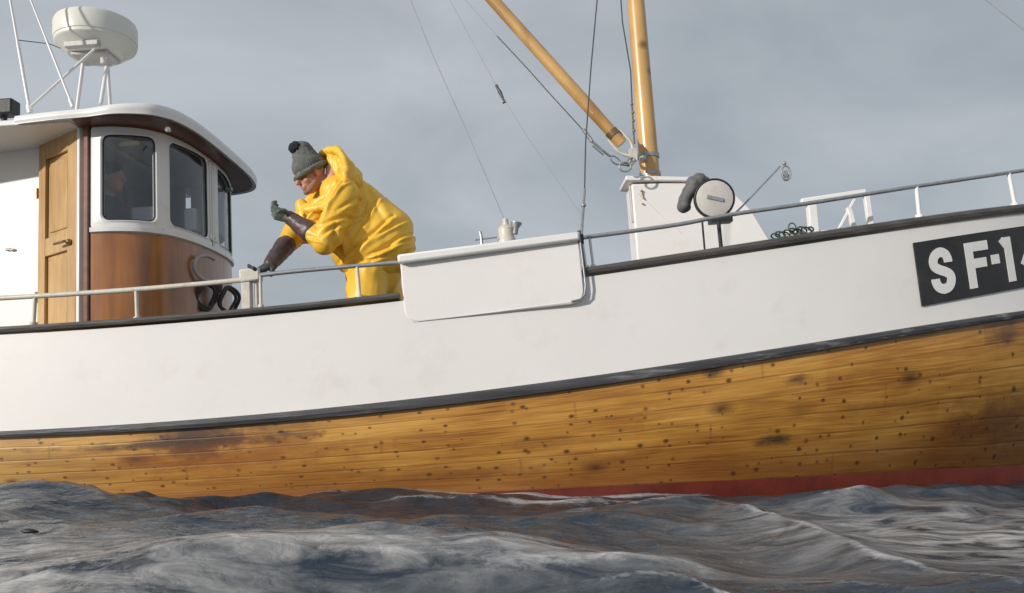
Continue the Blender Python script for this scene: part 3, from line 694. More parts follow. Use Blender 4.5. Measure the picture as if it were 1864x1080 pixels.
# window band with rounded openings
wins = []; hmid = (wS + wT) / 2
pxs = [(186, 283), (309, 377), (392, 419)]
for a, b_ in pxs: wins.append((s_at_px(a, hmid), s_at_px(b_, hmid)))
print('wins', wins, CL)
wins[2] = (wins[2][0], wins[2][0] + .34)
if wins[2][1] > CL / 2 - .02: wins[2] = (wins[2][0], CL / 2 - .02)
win_all = wins + [(CL - b_, CL - a) for a, b_ in wins[::-1]]
w0_, w1_ = wS + .075, wT - .055
bounds = [0]
for i in range(len(win_all) - 1): bounds.append((win_all[i][1] + win_all[i + 1][0]) / 2)
bounds.append(CL)
def rrect(x0, x1, y0, y1, r, n=6):
    out = []
    for cx_, cy_, a0 in ((x1 - r, y1 - r, 0), (x0 + r, y1 - r, 90), (x0 + r, y0 + r, 180), (x1 - r, y0 + r, 270)):
        for i in range(n + 1): out.append((cx_ + r * math.cos(R(a0 + 90 * i / n)), cy_ + r * math.sin(R(a0 + 90 * i / n))))
    # densify
    d = []
    for i in range(len(out)):
        a, b_ = Vector(out[i]), Vector(out[(i + 1) % len(out)]); k = max(1, int((b_ - a).length / .03))
        d += [a.lerp(b_, j / k) for j in range(k)]
    return d
mb = MB(); panes = []
def lift(s_, w): t_ = max(0, min(s_, CL - s_)) / CL * 2; return w + .034 * min(t_ * 1.3, 1) ** 1.5 * max(0, (w - wS) / (wT - wS))
for i, (a, b_) in enumerate(win_all):
    hole = rrect(a, b_, w0_, w1_, .045); cx_, cy_ = (a + b_) / 2, (w0_ + w1_) / 2; x0, x1 = bounds[i], bounds[i + 1]; outer = []
    for p in hole:                               # project outwards onto the cell's edge
        fx = (p.x - a) / (b_ - a); fy = (p.y - w0_) / (w1_ - w0_); dx, dy = fx - .5, fy - .5; k = .5 / max(abs(dx), abs(dy))
        outer.append(Vector((x0 + (x1 - x0) * (.5 + dx * k), wS + .03 + (wT - wS - .03) * (.5 + dy * k))))
    loops = [[Vector((*cpt(q.x, of), lift(q.x, q.y))) for q in [h.lerp(o2, f_) for h, o2 in zip(hole, outer)]] for f_, of in ((1, -.035), (0, -.035), (0, .002), (.12, .008), (.3, .002), (1, .0))]
    mb.grid(loops, closed=True); panes.append(hole)
band = obj('window_band', mb, M['white2'], boat, smooth=30)
g = bpy.data.materials.new('dark_cabin_glass'); g.use_nodes = True; t = g.node_tree; b = t.nodes['Principled BSDF']
t.nodes.remove(b); tr = N(t, 'ShaderNodeBsdfTransparent'); tr.inputs[0].default_value = (.80, .85, .88, 1); gl = N(t, 'ShaderNodeBsdfGlossy'); gl.inputs['Roughness'].default_value = .03
lw_ = N(t, 'ShaderNodeLayerWeight'); lw_.inputs[0].default_value = .5; pw = N(t, 'ShaderNodeMath', operation='POWER'); pw.inputs[1].default_value = 4; t.links.new(lw_.outputs['Facing'], pw.inputs[0]); fr_ = N(t, 'ShaderNodeMapRange'); fr_.inputs[3].default_value = .12; fr_.inputs[4].default_value = .75; t.links.new(pw.outputs[0], fr_.inputs[0]); ms = N(t, 'ShaderNodeMixShader'); gn = N(t, 'ShaderNodeTexNoise'); gn.inputs['Scale'].default_value = 5; gb = N(t, 'ShaderNodeBump'); gb.inputs['Strength'].default_value = .05
t.links.new(gn.outputs['Fac'], gb.inputs['Height']); t.links.new(gb.outputs[0], gl.inputs['Normal'])
t.links.new(fr_.outputs[0], ms.inputs[0]); t.links.new(tr.outputs[0], ms.inputs[1]); t.links.new(gl.outputs[0], ms.inputs[2]); t.links.new(ms.outputs[0], t.nodes['Material Output'].inputs[0])
M['glass'] = g
for hole in panes:
    c_ = sum(hole, Vector((0, 0))) / len(hole); mb = MB(); n = len(hole)
    loops = [[Vector((*cpt(c_.x + (h.x - c_.x) * f_, -.014), lift(c_.x + (h.x - c_.x) * f_, c_.y + (h.y - c_.y) * f_))) for h in hole] for f_ in (1.0, .66, .33)]
    mb.grid(loops, closed=True); mb.add(loops[-1], [tuple(range(n))])
    wn_ = obj('window_pane', mb, M['glass'], boat, smooth=True)
    mb = MB(); lp = [Vector((*cpt(h.x, -.006), lift(h.x, h.y))) for h in hole]; mb.tube(lp + [lp[0], lp[1]], .008, 8); obj('gasket', mb, M['black'], wn_, smooth=True)
# dark head board between band and roof
wR0 = wT + .05
mb = MB(); mb.grid(ring_rows(.004, [wT, wR0 + .03]) + ring_rows(-.03, [wR0 + .03, wT])); obj('head_board', mb, M['mahogdark'], boat, smooth=30)
# corner post, door, cabin side
pA = Vector((-2.60, 4.765)); wallT = B(157, 226, 4.79).z
pts_w = [Vector((-2.60, 4.785)), Vector((-3.03, 5.06)), Vector((-3.5, 5.12)), Vector((-6.0, 5.12))]
mb = MB(); mb.box((-2.568, 4.768, (WB + wR0 + .05) / 2), (.042, .050, wR0 + .05 - WB)); obj('corner_post', mb, M['mahogdark'], boat, bevel=.012)
d0, d1 = pts_w[0], pts_w[1]; dd = (d1 - d0).normalized(); dn = Vector((dd.y, -dd.x)) * -1
if dn.y > 0: dn = -dn
def dpt(s_, off, w): q = d0 + dd * s_ + dn * off; return Vector((q.x, q.y, w))
DL = (d1 - d0).length
def dbox(mb, s0, s1, w0, w1, o0, o1):
    vs = [dpt(s_, o_, w) for w in (w0, w1) for s_, o_ in ((s0, o0), (s1, o0), (s1, o1), (s0, o1))]
    mb.add(vs, [(0, 1, 2, 3), (4, 5, 6, 7), (0, 1, 5, 4), (1, 2, 6, 5), (2, 3, 7, 6), (3, 0, 4, 7)])
dT = B(120, 248, 4.92).z
mb = MB()
st0, st1 = .035, DL - .01
dbox(mb, st0, st0 + .10, WB + .04, dT, 0, .035); dbox(mb, st1 - .09, st1, WB + .04, dT, 0, .035)
mr_w = B(115, 448, 4.92).z
for a, b_ in ((dT - .13, dT), (mr_w - .05, mr_w + .07), (WB + .04, WB + .2)): dbox(mb, st0 + .10, st1 - .09, a, b_, 0, .035)
door = obj('door', mb, M['pine'], boat, bevel=.005, label='pale pine panelled door')
for a, b_ in ((mr_w + .07, dT - .13), (WB + .2, mr_w - .05)):
    mb = MB(); dbox(mb, st0 + .10, st1 - .09, a, b_, .004, .014); dbox(mb, st0 + .13, st1 - .12, a + .035, b_ - .035, .012, .022); obj('door_panel', mb, M['pine'], door, bevel=.004)
mb = MB(); hc = dpt(st0 + .06, .045, B(140, 443, 4.85).z); mb.sphere(hc, .02); mb.tube([hc, hc + Vector((dn.x, dn.y, 0)) * .03, hc + Vector((dn.x, dn.y, 0)) * .035 + Vector((dd.x, dd.y, 0)) * .11], .009); obj('door_handle', mb, M['brass'], door, smooth=True)
for hz in (B(74, 350, 5.0).z, B(74, 540, 5.0).z):
    mb = MB(); q = dpt(DL - .005, .04, hz); mb.tube([q - Vector((0, 0, .035)), q + Vector((0, 0, .035))], .009); obj('hinge', mb, M['brass'], door)
mb = MB()  # lintel + frame around the door, white
dbox(mb, 0.02, DL + .03, dT + .003, wR0 + .04, -.03, .03); dbox(mb, 0.0, st0 - .003, WB, dT + .003, -.03, .034); dbox(mb, -.0, DL, WB, WB + .036, -.03, .03)
obj('door_frame', mb, M['white2'], boat, bevel=.004)
mb = MB()
wl_ = [(-3.032, 5.062), (-3.5, 5.12), (-6.0, 5.12), (-6.0, 5.98), (-3.0, 5.98), (-3.0, 5.94), (-5.96, 5.94), (-5.96, 5.16), (-3.5, 5.16), (-3.03, 5.10)]
mb.slab(wl_, WB - .02, wR0 + .01)
mb.beam((-2.60, 6.33, (WB + wR0) / 2), (-3.1, 5.99, (WB + wR0) / 2), .04, wR0 - WB + .06)
obj('cabin_side', mb, M['white'], boat, bevel=.006)
mb = MB(); q = B(18, 455, 5.10); mb.box(q + Vector((0, -.01, 0)), (.035, .03, .018)); mb.box(q + Vector((.03, -.02, -.006)), (.03, .02, .015)); obj('cabin_fitting', mb, M['disc'], boat, bevel=.004)
# interior lining
mb = MB(); li = ring_rows(-.045, [WB, wS + .06]); mb.grid(li)
mb.add([(-3.2, 5.17, WB), (-3.2, 5.93, WB), (-3.2, 5.93, wR0), (-3.2, 5.17, wR0)], [(0, 1, 2, 3)]); mb.add([(-3.2, 5.93, WB), (-2.58, 6.26, WB), (-2.58, 6.26, wR0), (-3.2, 5.93, wR0)], [(0, 1, 2, 3)])
mb.add([(-3.2, 5.15, wR0 - .01), (-3.2, 5.95, wR0 - .01), (-2.5, 6.3, wR0 - .01), (-2.15, 5.55, wR0 - .01), (-2.5, 4.8, wR0 - .01)], [(0, 1, 2, 3, 4)])
mb.add([dpt(0, -.035, WB), dpt(DL, -.035, WB), dpt(DL, -.035, wR0), dpt(0, -.035, wR0)], [(0, 1, 2, 3)])
obj('cabin_lining', mb, M['dark'], boat)
mb = MB(); mb.grid(ring_rows(-.05, [w0_ + .13, wT + .03], s0=CL * .52)); obj('sky_blocker', mb, M['grey'], boat)  # sheet added to block the sky behind the far windows
# console with a pale instrument and a yellow label hanging at the head of the first window
mb = MB(); mb.box((-2.32, 5.35, wS - .12), (.25, .8, .10)); con = obj('console', mb, M['dark'], boat, bevel=.01)
mb = MB(); mb.box(B(264, 396, 5.15), (.15, .10, .13)); mb.box(B(262, 420, 5.16), (.05, .05, .16)); obj('instrument', mb, M['paper'], con, bevel=.015)
mb = MB(); mb.box(B(350, 402, 5.5), (.09, .10, .17)); mb.box(B(352, 425, 5.5), (.05, .05, .2)); obj('instrument', mb, M['paper'], con, bevel=.015)
sy = (wins[0][0] + wins[0][1]) / 2; q = cpt(sy, -.03)
mb = MB(); mb.box((q.x - .01, q.y + .02, w1_ - .035), (.13, .006, .028)); obj('label_strip', mb, M['yellowtag'], band)
# roof
rh = [(-2.95, 4.63), (-2.7, 4.60), (-2.5, 4.59), (-2.3, 4.57), (-2.12, 4.62), (-2.03, 4.71), (-1.985, 4.82), (-1.955, 5.0), (-1.945, 5.17), (-1.94, 5.35), (-1.94, 5.55)]
rp, _ = resample(rh + [(a, 2 * MID - b_) for a, b_ in rh[::-1][1:]], 121)
wRb = Bw(280, 187, 0)                          # roof edge height from its near edge at v = 4.6
wEt = B(280, 187, 4.58).z; wEb = wEt - .058
rows = []
cen = Vector((-2.75, MID))
prof = [(1, wEb + .004), (1.0, wEb), (1.0, wEb + .004), (1.006, wEb + .015), (1.008, wEb + .03), (1.0, wEt - .006), (.985, wEt), (.9, wEt + .015), (.7, wEt + .04), (.4, wEt + .06), (.02, wEt + .07)]
prof = [(.02, wEb + .012), (.9, wEb + .009), (.985, wEb + .006)] + prof[1:]
def frise(u): t_ = min(max((u + 2.5) / .5, 0), 1); return t_ * t_ * (3 - 2 * t_)
for k, w in prof: rows.append([Vector((cen.x + (p.x - cen.x) * k, cen.y + (p.y - cen.y) * k, w + .025 * frise(p.x) - (.022 * frise(p.x) if w < wEb + .01 else 0))) for p in rp])
mb = MB(); mb.grid(rows)
for r_ in (0, -1): pass
back = [r_[0] for r_ in rows] + [r_[-1] for r_ in rows[::-1]]; mb.add(back, [tuple(range(len(back)))])
roofmb = mb
roof = obj('wheelhouse_roof', mb, M['white2'], boat, smooth=35)
sof = [Vector((p.x * .0 + cen.x + (p.x - cen.x) * .965, cen.y + (p.y - cen.y) * .965, wEb + .002 + .003 * frise(p.x))) for p in rp if p.x > -2.6]
mb = MB(); mb.grid([sof, [Vector((cen.x + (p.x - cen.x) * .7, cen.y + (p.y - cen.y) * .7, p.z)) for p in sof]]); obj('soffit', mb, M['mahogdark'], roof)
# cabin roof going aft, a little lower
lw = B(10, 224, 4.68).z
mb = MB(); mb.box((-4.29, MID, wEb + .018), (3.34, 1.80, .044)); mb.box((-4.6, MID, wEb + .048), (3.2, 1.5, .02)); obj('cabin_roof', mb, M['white2'], boat, bevel=.02)
mb = MB(); q = B(305, 236, 4.74); mb.sphere(q, .018); mb.tube([q, q + Vector((-.01, .05, .01))], .01); obj('lamp_bracket', mb, M['white2'], boat, smooth=True)
mb = MB(); q = cpt(CL * .66, .01); mb.box((q.x + .01, q.y, w1_ - .07), (.05, .03, .03)); obj('side_fitting', mb, M['galv'], boat, bevel=.005)
# dark lamp on the cabin roof
mb = MB(); q = B(6, 198, 4.9); mb.box(q, (.17, .10, .105)); mb.tube([q, Vector((q.x, q.y + .03, wEb + .04))], .018); lampb = obj('deck_lamp', mb, M['black'], boat, bevel=.01)
mb = MB(); mb.box(q + Vector((-.09, -.012, 0)), (.07, .09, .08)); obj('lamp_lens', mb, M['disc'], lampb, bevel=.008)

# radar
rc = B(175, 80, 5.35); RR = .300
mb = MB(); pr = [(0, -.105), (.16, -.105), (.20, -.10), (.285, -.035), (.292, -.03), (.297, -.022), (.297, .0), (.303, .004), (.305, .02), (.305, .135), (.295, .158), (.27, .172), (.2, .186), (.1, .193), (0, .195)]
mb.lathe([(a * .91, b_ * .93) for a, b_ in pr], rc, (0, 0, 1), 48); rad = obj('radar_scanner', mb, M['cream'], boat, smooth=30, label='cream drum-shaped radar scanner on thin white legs')
rbot = rc + Vector((0, 0, -.098))
def leg(a, b_, r, par, name='leg', m='white2'):
    mb = MB(); mb.tube([a, b_], r, 10); return obj(name, mb, M[m], par, smooth=True)
leg(B(194, 122, 5.25), B(183, 192, 5.05), .013, rad); leg(B(172, 90, 5.0), B(55, 196, 4.78), .009, rad)
leg(rbot + Vector((.02, .12, 0)), Vector((rbot.x - .05, rbot.y + .35, wEt + .02)), .013, rad); leg(rbot + Vector((-.12, .05, 0)), Vector((rbot.x - .3, rbot.y + .2, wEt)), .013, rad)
mb = MB(); mb.box(rbot + Vector((0, 0, -.012)), (.26, .20, .024)); mb.box(B(193, 113, 5.25), (.05, .07, .05)); mb.box(B(150, 81, 5.16), (.24, .05, .04)); obj('mounting_bracket', mb, M['disc'], rad, bevel=.006)
for a, b_, r in (((8, -60), (55, 206), .011), ((32, -60), (133, 195), .008)):
    mb = MB(); q0, q1 = B(*b_, 4.85), B(*a, 4.85); mb.tube([q0, q0.lerp(q1, .45), q0.lerp(q1, .5), q1 + (q1 - q0) * .6], [r, r, r * .8, r * .6]); mb.tube([q0, q0.lerp(q1, .05)], r * 1.7)
    obj('whip_aerial', mb, M['white2'], boat, smooth=True)
mb = MB(); mb.tube([B(30, 73, 4.85), B(90, 80, 5.05), B(110, 88, 5.2)], .003, 6); obj('aerial_lead', mb, M['wire'], boat)

# ------------------------------------------------------------------ guard rails
RV = .05
def railpts(pix, off=RV):
    out = []
    for px, py in pix:
        v = 4.3
        for _ in range(8): p = B(px, py, v); v = vtop(p.x) + off
        out.append(B(px, py, v))
    return out
def smoothpts(pts, n=8):
    P_ = [Vector(p) for p in pts]; out = []
    for i in range(len(P_) - 1):
        p0, p1, p2, p3 = P_[max(i - 1, 0)], P_[i], P_[i + 1], P_[min(i + 2, len(P_) - 1)]
        for k in range(n):
            t_ = k / n; out.append(.5 * ((2 * p1) + (p2 - p0) * t_ + (2 * p0 - 5 * p1 + 4 * p2 - p3) * t_ ** 2 + (3 * p1 - p0 - 3 * p2 + p3) * t_ ** 3))
    return out + [P_[-1]]
def rail(pix, r, m, posts, pr_, pm, label=None, extra=None):
    pts = railpts(pix); pts = (extra or []) + pts if extra else pts
    mb = MB(); mb.tube(smoothpts(pts), r, 12); ra = obj('guard_rail', mb, M[m], boat, smooth=True, label=label)
    for (x0, y0), (x1, y1), rr2 in posts:
        a, b_ = railpts([(x0, y0), (x1, y1)]); b_.z = min(b_.z, capT(b_.x) + .01)
        d = b_ - a; mb = MB(); mb.tube([a, b_ + d.normalized() * .02], rr2, 10); mb.tube([b_ - d.normalized() * .012, b_ + d.normalized() * .012], rr2 * 1.9, 10)
        obj('stanchion', mb, M[pm], ra, smooth=True)
    return ra
rail([(-300, 557), (0, 543), (250, 527), (440, 510)], .0145, 'creamrail', [((64, 540), (61, 590), .011), ((248, 527), (250, 581), .011), ((-200, 552), (-205, 605), .011)], .01, 'creamrail')
rail([(474, 501), (560, 492), (725, 478)], .0125, 'galv', [((650, 486), (655, 541), .010), ((474, 501), (475, 556), .009)], .01, 'creamrail')
fr2 = rail([(1058, 433), (1150, 421), (1240, 408), (1330, 391), (1460, 372), (1575, 354), (1665, 340), (1840, 314), (1990, 292), (2200, 270)], .0125, 'galv', [((1058, 433), (1066, 488), .011), ((1073, 431), (1080, 486), .008), ((1668, 340), (1673, 392), .0125), ((1836, 315), (1846, 366), .0125), ((2010, 290), (2022, 344), .0125)], .01, 'white2')
# cream gate post
ga, gb_ = railpts([(450, 512), (451, 562)]); mb = MB()
mb.box(B(450, 536, 4.27), (.050, .05, .20)); mb.box(B(467, 535, 4.28), (.018, .03, .20)); gp = obj('gate_post', mb, M['creamrail'], boat, bevel=.005)
mb = MB(); mb.box(B(457, 502, 4.27), (.115, .07, .075), Matrix.Rotation(R(-3), 3, 'Y')); obj('post_cap', mb, M['creamrail'], gp, bevel=.01)
# black bracket where the forward rail meets the panel
mb = MB(); mb.tube([B(1054, 420, 4.2), B(1057, 445, 4.2), B(1064, 492, 4.2)], .009, 8); mb.box(B(1056, 436, 4.2), (.035, .05, .05)); obj('rail_bracket', mb, M['black'], boat, smooth=40)

# ------------------------------------------------------------------ casing, mast, boom and rigging
def uw(px, py, v): q = B(px, py, v); return (q.x, q.z)
CV = 5.42
body = [uw(1157, 480, CV), uw(1155, 409, CV), uw(1149, 335, CV), uw(1262, 331, CV), uw(1338, 353, CV), uw(1367, 380, CV), uw(1404, 440, CV), uw(1412, 480, CV)]
body = [(body[0][0], .45)] + body[1:-1] + [(body[-1][0] + .05, .45)]
mb = MB(); mb.prism(body, CV, 5.68); cas = obj('mast_casing', mb, M['white'], boat, bevel=.012, label='white tapered casing round the mast foot')
mb = MB(); a, b_ = B(1138, 326, CV), B(1256, 328, CV); a.y = b_.y = 5.55; mb.beam(a, b_, .32, .035); obj('casing_top', mb, M['white2'], cas, bevel=.008)
mb = MB(); mb.box(B(1149, 372, 5.45), (.012, .04, .27)); obj('side_flange', mb, M['disc'], cas, bevel=.004)
mb = MB(); q = B(1168, 348, CV - .012); mb.tube([q, q + Vector((0, 0, -.035)), q + Vector((.006, -.006, -.06))], .0045, 8); mb.sphere(q, .009); mb.sphere(q + Vector((0, 0, -.095)), .007); obj('hook', mb, M['brass'], cas, smooth=True)
mb = MB(); mb.tube([B(1160, 352, CV - .004), B(1200, 390, CV - .004), B(1240, 425, CV - .004)], .0025, 6); obj('casing_line', mb, M['white2'], cas)
m0, m1 = B(1184, 330, 5.53), B(1157, 0, 5.53); md = (m1 - m0)
mb = MB(); base = m0 - md * .55; mb.tube([base, m0, m1, m1 + md * 1.6], [.076, .073, .066, .055], 28); mast = obj('mast', mb, M['spar'], boat, smooth=True, label='varnished pine mast')
def mat_pt(y): return m0.lerp(m1, (330 - y) / 330)
mb = MB(); q = mat_pt(290); mb.tube([q, mat_pt(283)], .0795, 28); obj('iron_band', mb, M['galv'], mast, smooth=30); mb = MB(); mb.tube([mat_pt(322), mat_pt(316)], .080, 28); obj('iron_band', mb, M['galv'], mast, smooth=30)
mb = MB(); mb.box(B(1170, 288, 5.445), (.05, .04, .03)); obj('mast_lug', mb, M['disc'], mast, bevel=.006)
b0, b1 = B(1132, 262, 5.33), B(897, 0, 5.33); bd = b1 - b0; mb = MB(); mb.tube([b0, b0 + bd * .3, b1, b1 + bd * .9], [.040, .047, .045, .036], 24)
boom = obj('boom', mb, M['spar'], boat, smooth=True, label='varnished boom slanting up from the mast foot')
mb = MB(); q = b0 + bd * .055; mb.tube([q, q + bd * .03], .0475, 24); obj('iron_band', mb, M['brass'], boom, smooth=30)
j = B(1150, 276, 5.33); n_ = bd.normalized(); sdv = n_.cross(Vector((0, 1, 0))).normalized()
mb = MB(); p1 = b0 + bd * .06 + sdv * .056; p2 = b0 + bd * .06 - sdv * .056; e1, e2 = b0 - n_ * .03 + sdv * .056, b0 - n_ * .03 - sdv * .056; tip = b0 - n_ * .10
mb.tube(smoothpts([p1, e1, tip + sdv * .02, tip, tip - sdv * .02, e2, p2], 6), .0125, 10); mb.box(B(1152, 283, 5.33), (.05, .05, .09)); obj('gooseneck_fork', mb, M['creamrail'], boom, smooth=50)
mb = MB(); ch = [B(1062, 236, 5.2), B(1078, 258, 5.2), B(1098, 275, 5.22), B(1112, 286, 5.24), B(1128, 298, 5.26), B(1143, 300, 5.28), B(1152, 290, 5.3)]
for i in range(3):
    mb.tube([ch[i], ch[i + 1]], .009, 8)
mb.tube([ch[0], ch[1]], .014, 8); mb.tube([ch[1], ch[2]], .006); mb.tube([ch[1] + Vector((.0, 0, -.03)), ch[2] + Vector((0, 0, -.03))], .006)
for i in range(3, 6):
    c_ = (ch[i] + ch[i + 1]) / 2; d_ = (ch[i + 1] - ch[i]).normalized(); x_ = d_.cross(Vector((0, 1, 0))).normalized() if i % 2 else Vector((0, 1, 0))
    mb.tube([c_ + d_ * .042 * math.cos(a_) + x_ * .022 * math.sin(a_) for a_ in [2 * math.pi * k / 16 for k in range(17)]], .006, 8)
rc2 = B(1138, 304, 5.24); mb.tube([rc2 + Vector((.042 * math.cos(a_), 0, .034 * math.sin(a_))) for a_ in [2 * math.pi * k / 20 for k in range(21)]], .007, 8)
obj('shackle_chain', mb, M['galv'], boat, smooth=50, label='shackles and turnbuckle slung below the boom heel')
def wire(pts, v, r, name='stay_wire', m='wire', par=None, vv=None):
    mb = MB(); q = [B(x, y, (vv[i] if vv else v)) for i, (x, y) in enumerate(pts)]; mb.tube(q, r, 6); return obj(name, mb, M[m], par or boat, smooth=True)
sh = wire([(1093, -80), (1087, 0), (1076, 120), (1066, 260), (1064, 352)], 4.5, .0042, 'shroud')
mb = MB(); mb.tube([B(1064, 345, 4.5), B(1062, 372, 4.45)], .009, 8); mb.sphere(B(1062, 374, 4.42), .016); mb.tube([B(1062, 378, 4.42), B(1060, 400, 4.36), B(1058, 433, 4.27)], .009, 8); obj('turnbuckle', mb, M['galv'], sh, smooth=True)
wire([(1126, -60), (1133, 40), (1148, 130), (1153, 245)], 5.28, .005, 'halyard')
mb = MB(); [mb.sphere(B(x, y, 5.27), .011) for x, y in ((1150, 190), (1152, 205), (1153, 220), (1154, 238))]; mb.tube([B(1150, 185, 5.27), B(1155, 262, 5.27)], .006, 6); obj('halyard_fitting', mb, M['brass'], boat, smooth=True)
wire([(790, -65), (905, 66)], 5.2, .0022, 'topping_lift', 'wirepale'); wire([(905, 66), (960, 125), (1000, 170), (1064, 240)], 5.2, .0040, 'topping_lift')
wire([(735, -30), (785, 95), (850, 240), (917, 398)], 5.2, .0034, 'long_stay', 'wirepale')
wire([(770, -90), (908, 165), (960, 250), (1045, 372), (1060, 392)], 5.1, .0022, 'light_line', 'wirepale')
wire([(1155, -560), (1740, -45), (1795, 0), (1864, 55), (2420, 500)], 5.5, .0042, 'fore_stay', 'wirepale')
mb = MB(); q0, q1, q2 = B(903, 155, 5.1), B(910, 168, 5.1), B(917, 183, 5.1); mb.tube([q0, q0.lerp(q1, .5)], .010); mb.tube([q0.lerp(q1, .4), q1, q2], [.009, .014, .007], 8); mb.tube([q2, q2 + Vector((.008, 0, -.012)), q2 + Vector((-.008, 0, -.02))], .007); obj('snap_hook', mb, M['wire'], boat, smooth=True)
# winch head and small post behind the panel
q = B(925, 425, 4.75); mb = MB(); mb.lathe([(.055, -.10), (.06, -.04), (.048, -.02), (.052, .03), (.035, .05), (.02, .055), (.018, .09), (.008, .1)], q + Vector((-.012, 0, 0)), (0, 0, 1), 24); wi = obj('winch_head', mb, M['creamrail'], boat, smooth=40)
mb = MB(); mb.lathe([(.018, -.02), (.02, .02), (.036, .045), (.036, .055)], q + Vector((.045, -.01, .01)), (.2, 0, 1), 18); obj('winch_cowl', mb, M['galv'], wi, smooth=40)
mb = MB(); q = B(876, 432, 4.7); mb.tube([q + Vector((0, 0, -.10)), q, q + Vector((-.005, 0, .035))], .010, 8); mb.tube([B(865, 437, 4.7), B(905, 432, 4.7)], .005); obj('belaying_pin', mb, M['galv'], boat, smooth=True)

# ------------------------------------------------------------------ line hauler on the rail
hc = B(1300, 362, 4.42); hax = Vector((-.10, -.97, -.12)).normalized(); Rh = .112
mb = MB(); mb.lathe([(0, -.02), (Rh + .006, -.02), (Rh + .009, .0), (Rh + .006, .018), (Rh, .02), (Rh - .002, .012), (0, .012)], hc, hax, 40)
hau = obj('line_hauler', mb, M['black'], boat, smooth=30, label='round pale plate with black rim on a grey hauler')
mb = MB(); mb.lathe([(0, .0), (Rh - .004, .0), (Rh - .006, .018), (Rh - .03, .024), (.04, .028), (0, .030)], hc, hax, 40); obj('cover_plate', mb, M['disc'], hau, smooth=30)
mb = MB(); mb.lathe([(0, .028), (.012, .028), (.010, .036), (0, .038)], hc, hax, 16); mb.beam(hc + hax * .034 + Vector((-.045, 0, .012)), hc + hax * .034 + Vector((.045, 0, -.016)), .02, .012, up=(0, -1, 0)); obj('makers_plate', mb, M['galv'], hau, smooth=30)
mb = MB()
rl = [B(1272, 328, 4.46), B(1262, 336, 4.46), B(1254, 350, 4.47), B(1248, 363, 4.48), B(1245, 375, 4.48)]
for i, (p, r_) in enumerate(zip(rl, (.044, .05, .044, .046, .044))): mb.sphere(p, (r_ * .92, .06, r_), 18)
mb.sphere(B(1283, 330, 4.46), (.03, .05, .026)); mb.tube(rl, .03, 12); RBL = mb
mb = MB(); mb.box(B(1311, 402, 4.45), (.13, .07, .03)); mb.tube([B(1308, 405, 4.42), B(1313, 455, 4.36)], .012, 10); mb.tube([B(1278, 400, 4.42), B(1283, 458, 4.34)], .006, 8); obj('hauler_post', mb, M['black'], hau, smooth=40)
# gaff-like arm with a ring sheave
mb = MB(); mb.tube([B(1330, 396, 4.5), B(1352, 375, 4.5), B(1420, 303, 4.55)], .0055, 8); arm = obj('guide_arm', mb, M['galv'], boat, smooth=True)
mb = MB(); c_ = B(1431, 315, 4.55)
mb.tube([c_ + Vector((.026 * math.cos(a_), 0, .044 * math.sin(a_))) for a_ in [2 * math.pi * k / 20 for k in range(21)]], .006, 8); mb.tube([c_ + Vector((.017 * math.cos(a_), .01, -.025 + .017 * math.sin(a_))) for a_ in [2 * math.pi * k / 16 for k in range(17)]], .008, 8)
mb.sphere(c_ + Vector((-.004, 0, .06)), .013); mb.box(c_ + Vector((.0, .006, -.005)), (.018, .02, .04)); obj('ring_sheave', mb, M['galv'], arm, smooth=True)
# white frame on the foredeck
FV = 4.62
mb = MB(); mb.beam(B(1458, 368, FV), B(1575, 350, FV), .04, .036); fm = obj('hatch_frame', mb, M['white2'], boat, bevel=.006)
for a, b_, w_ in (((1476, 368), (1481, 425), .052), ((1576, 350), (1584, 408), .034), ((1556, 362), (1521, 418), .018), ((1544, 378), (1555, 412), .030), ((1430, 424), (1530, 413), .02)):
    mb = MB(); mb.beam(B(*a, FV + .01), B(*b_, FV + .01) + Vector((0, 0, -.03)), w_, w_); obj('strut', mb, M['white2'], fm, bevel=.004)

# ------------------------------------------------------------------ loose things on board (world space)
def onfront(px, py):
    best = None
    for s_ in [CL * .47 * k / 300 for k in range(301)]:
        q = cpt(s_, .02); w = B(px, py, q.y); e_ = abs(w.x - q.x)
        if best is None or e_ < best[0]: best = (e_, Vector((q.x, q.y, w.z)))
    return best[1]
q = onfront(372, 490); wq = b2w(q); mb = MB(); hx, hy = Vector((.3, .95, 0)).normalized(), Vector((-.03, 0, 1))
print('hoop', q, 'coil', onfront(415, 540))
ring = [wq + hx * .135 * math.cos(a_) + hy * .088 * math.sin(a_) + Vector((.03, -.02, 0)) for a_ in [R(60 + 250 * k / 30) for k in range(31)]]
mb.tube(ring, .013, 10); tag(wobj('hose_loop', mb, M['hoop'], smooth=True), 'pale pink loop of hose hung on the dark side of the wheelhouse front', 'hose')
mb = MB(); q = b2w(onfront(404, 535)) + Vector((.035, -.02, 0))
for dx_, rx_, ry_, ph in ((-.09, .055, .10, 0), (-.075, .06, .085, .3), (.10, .06, .10, .2), (.08, .05, .09, .5)):
    mb.tube([q + hx * dx_ * 1.4 + hx * rx_ * 1.6 * math.cos(a_) + Vector((.012 * math.sin(3 * a_ + ph), 0, ry_ * math.sin(a_) - .03)) for a_ in [2 * math.pi * k / 24 for k in range(25)]], .013, 8)
mb.sphere(q + Vector((0, 0, .05)), (.03, .05, .05)); tag(wobj('rope_coil', mb, M['rope'], smooth=True), 'dark rope coil tied in loops low on the wheelhouse front beside the cream gate post', 'rope')
mb = MB(); random.seed(3)
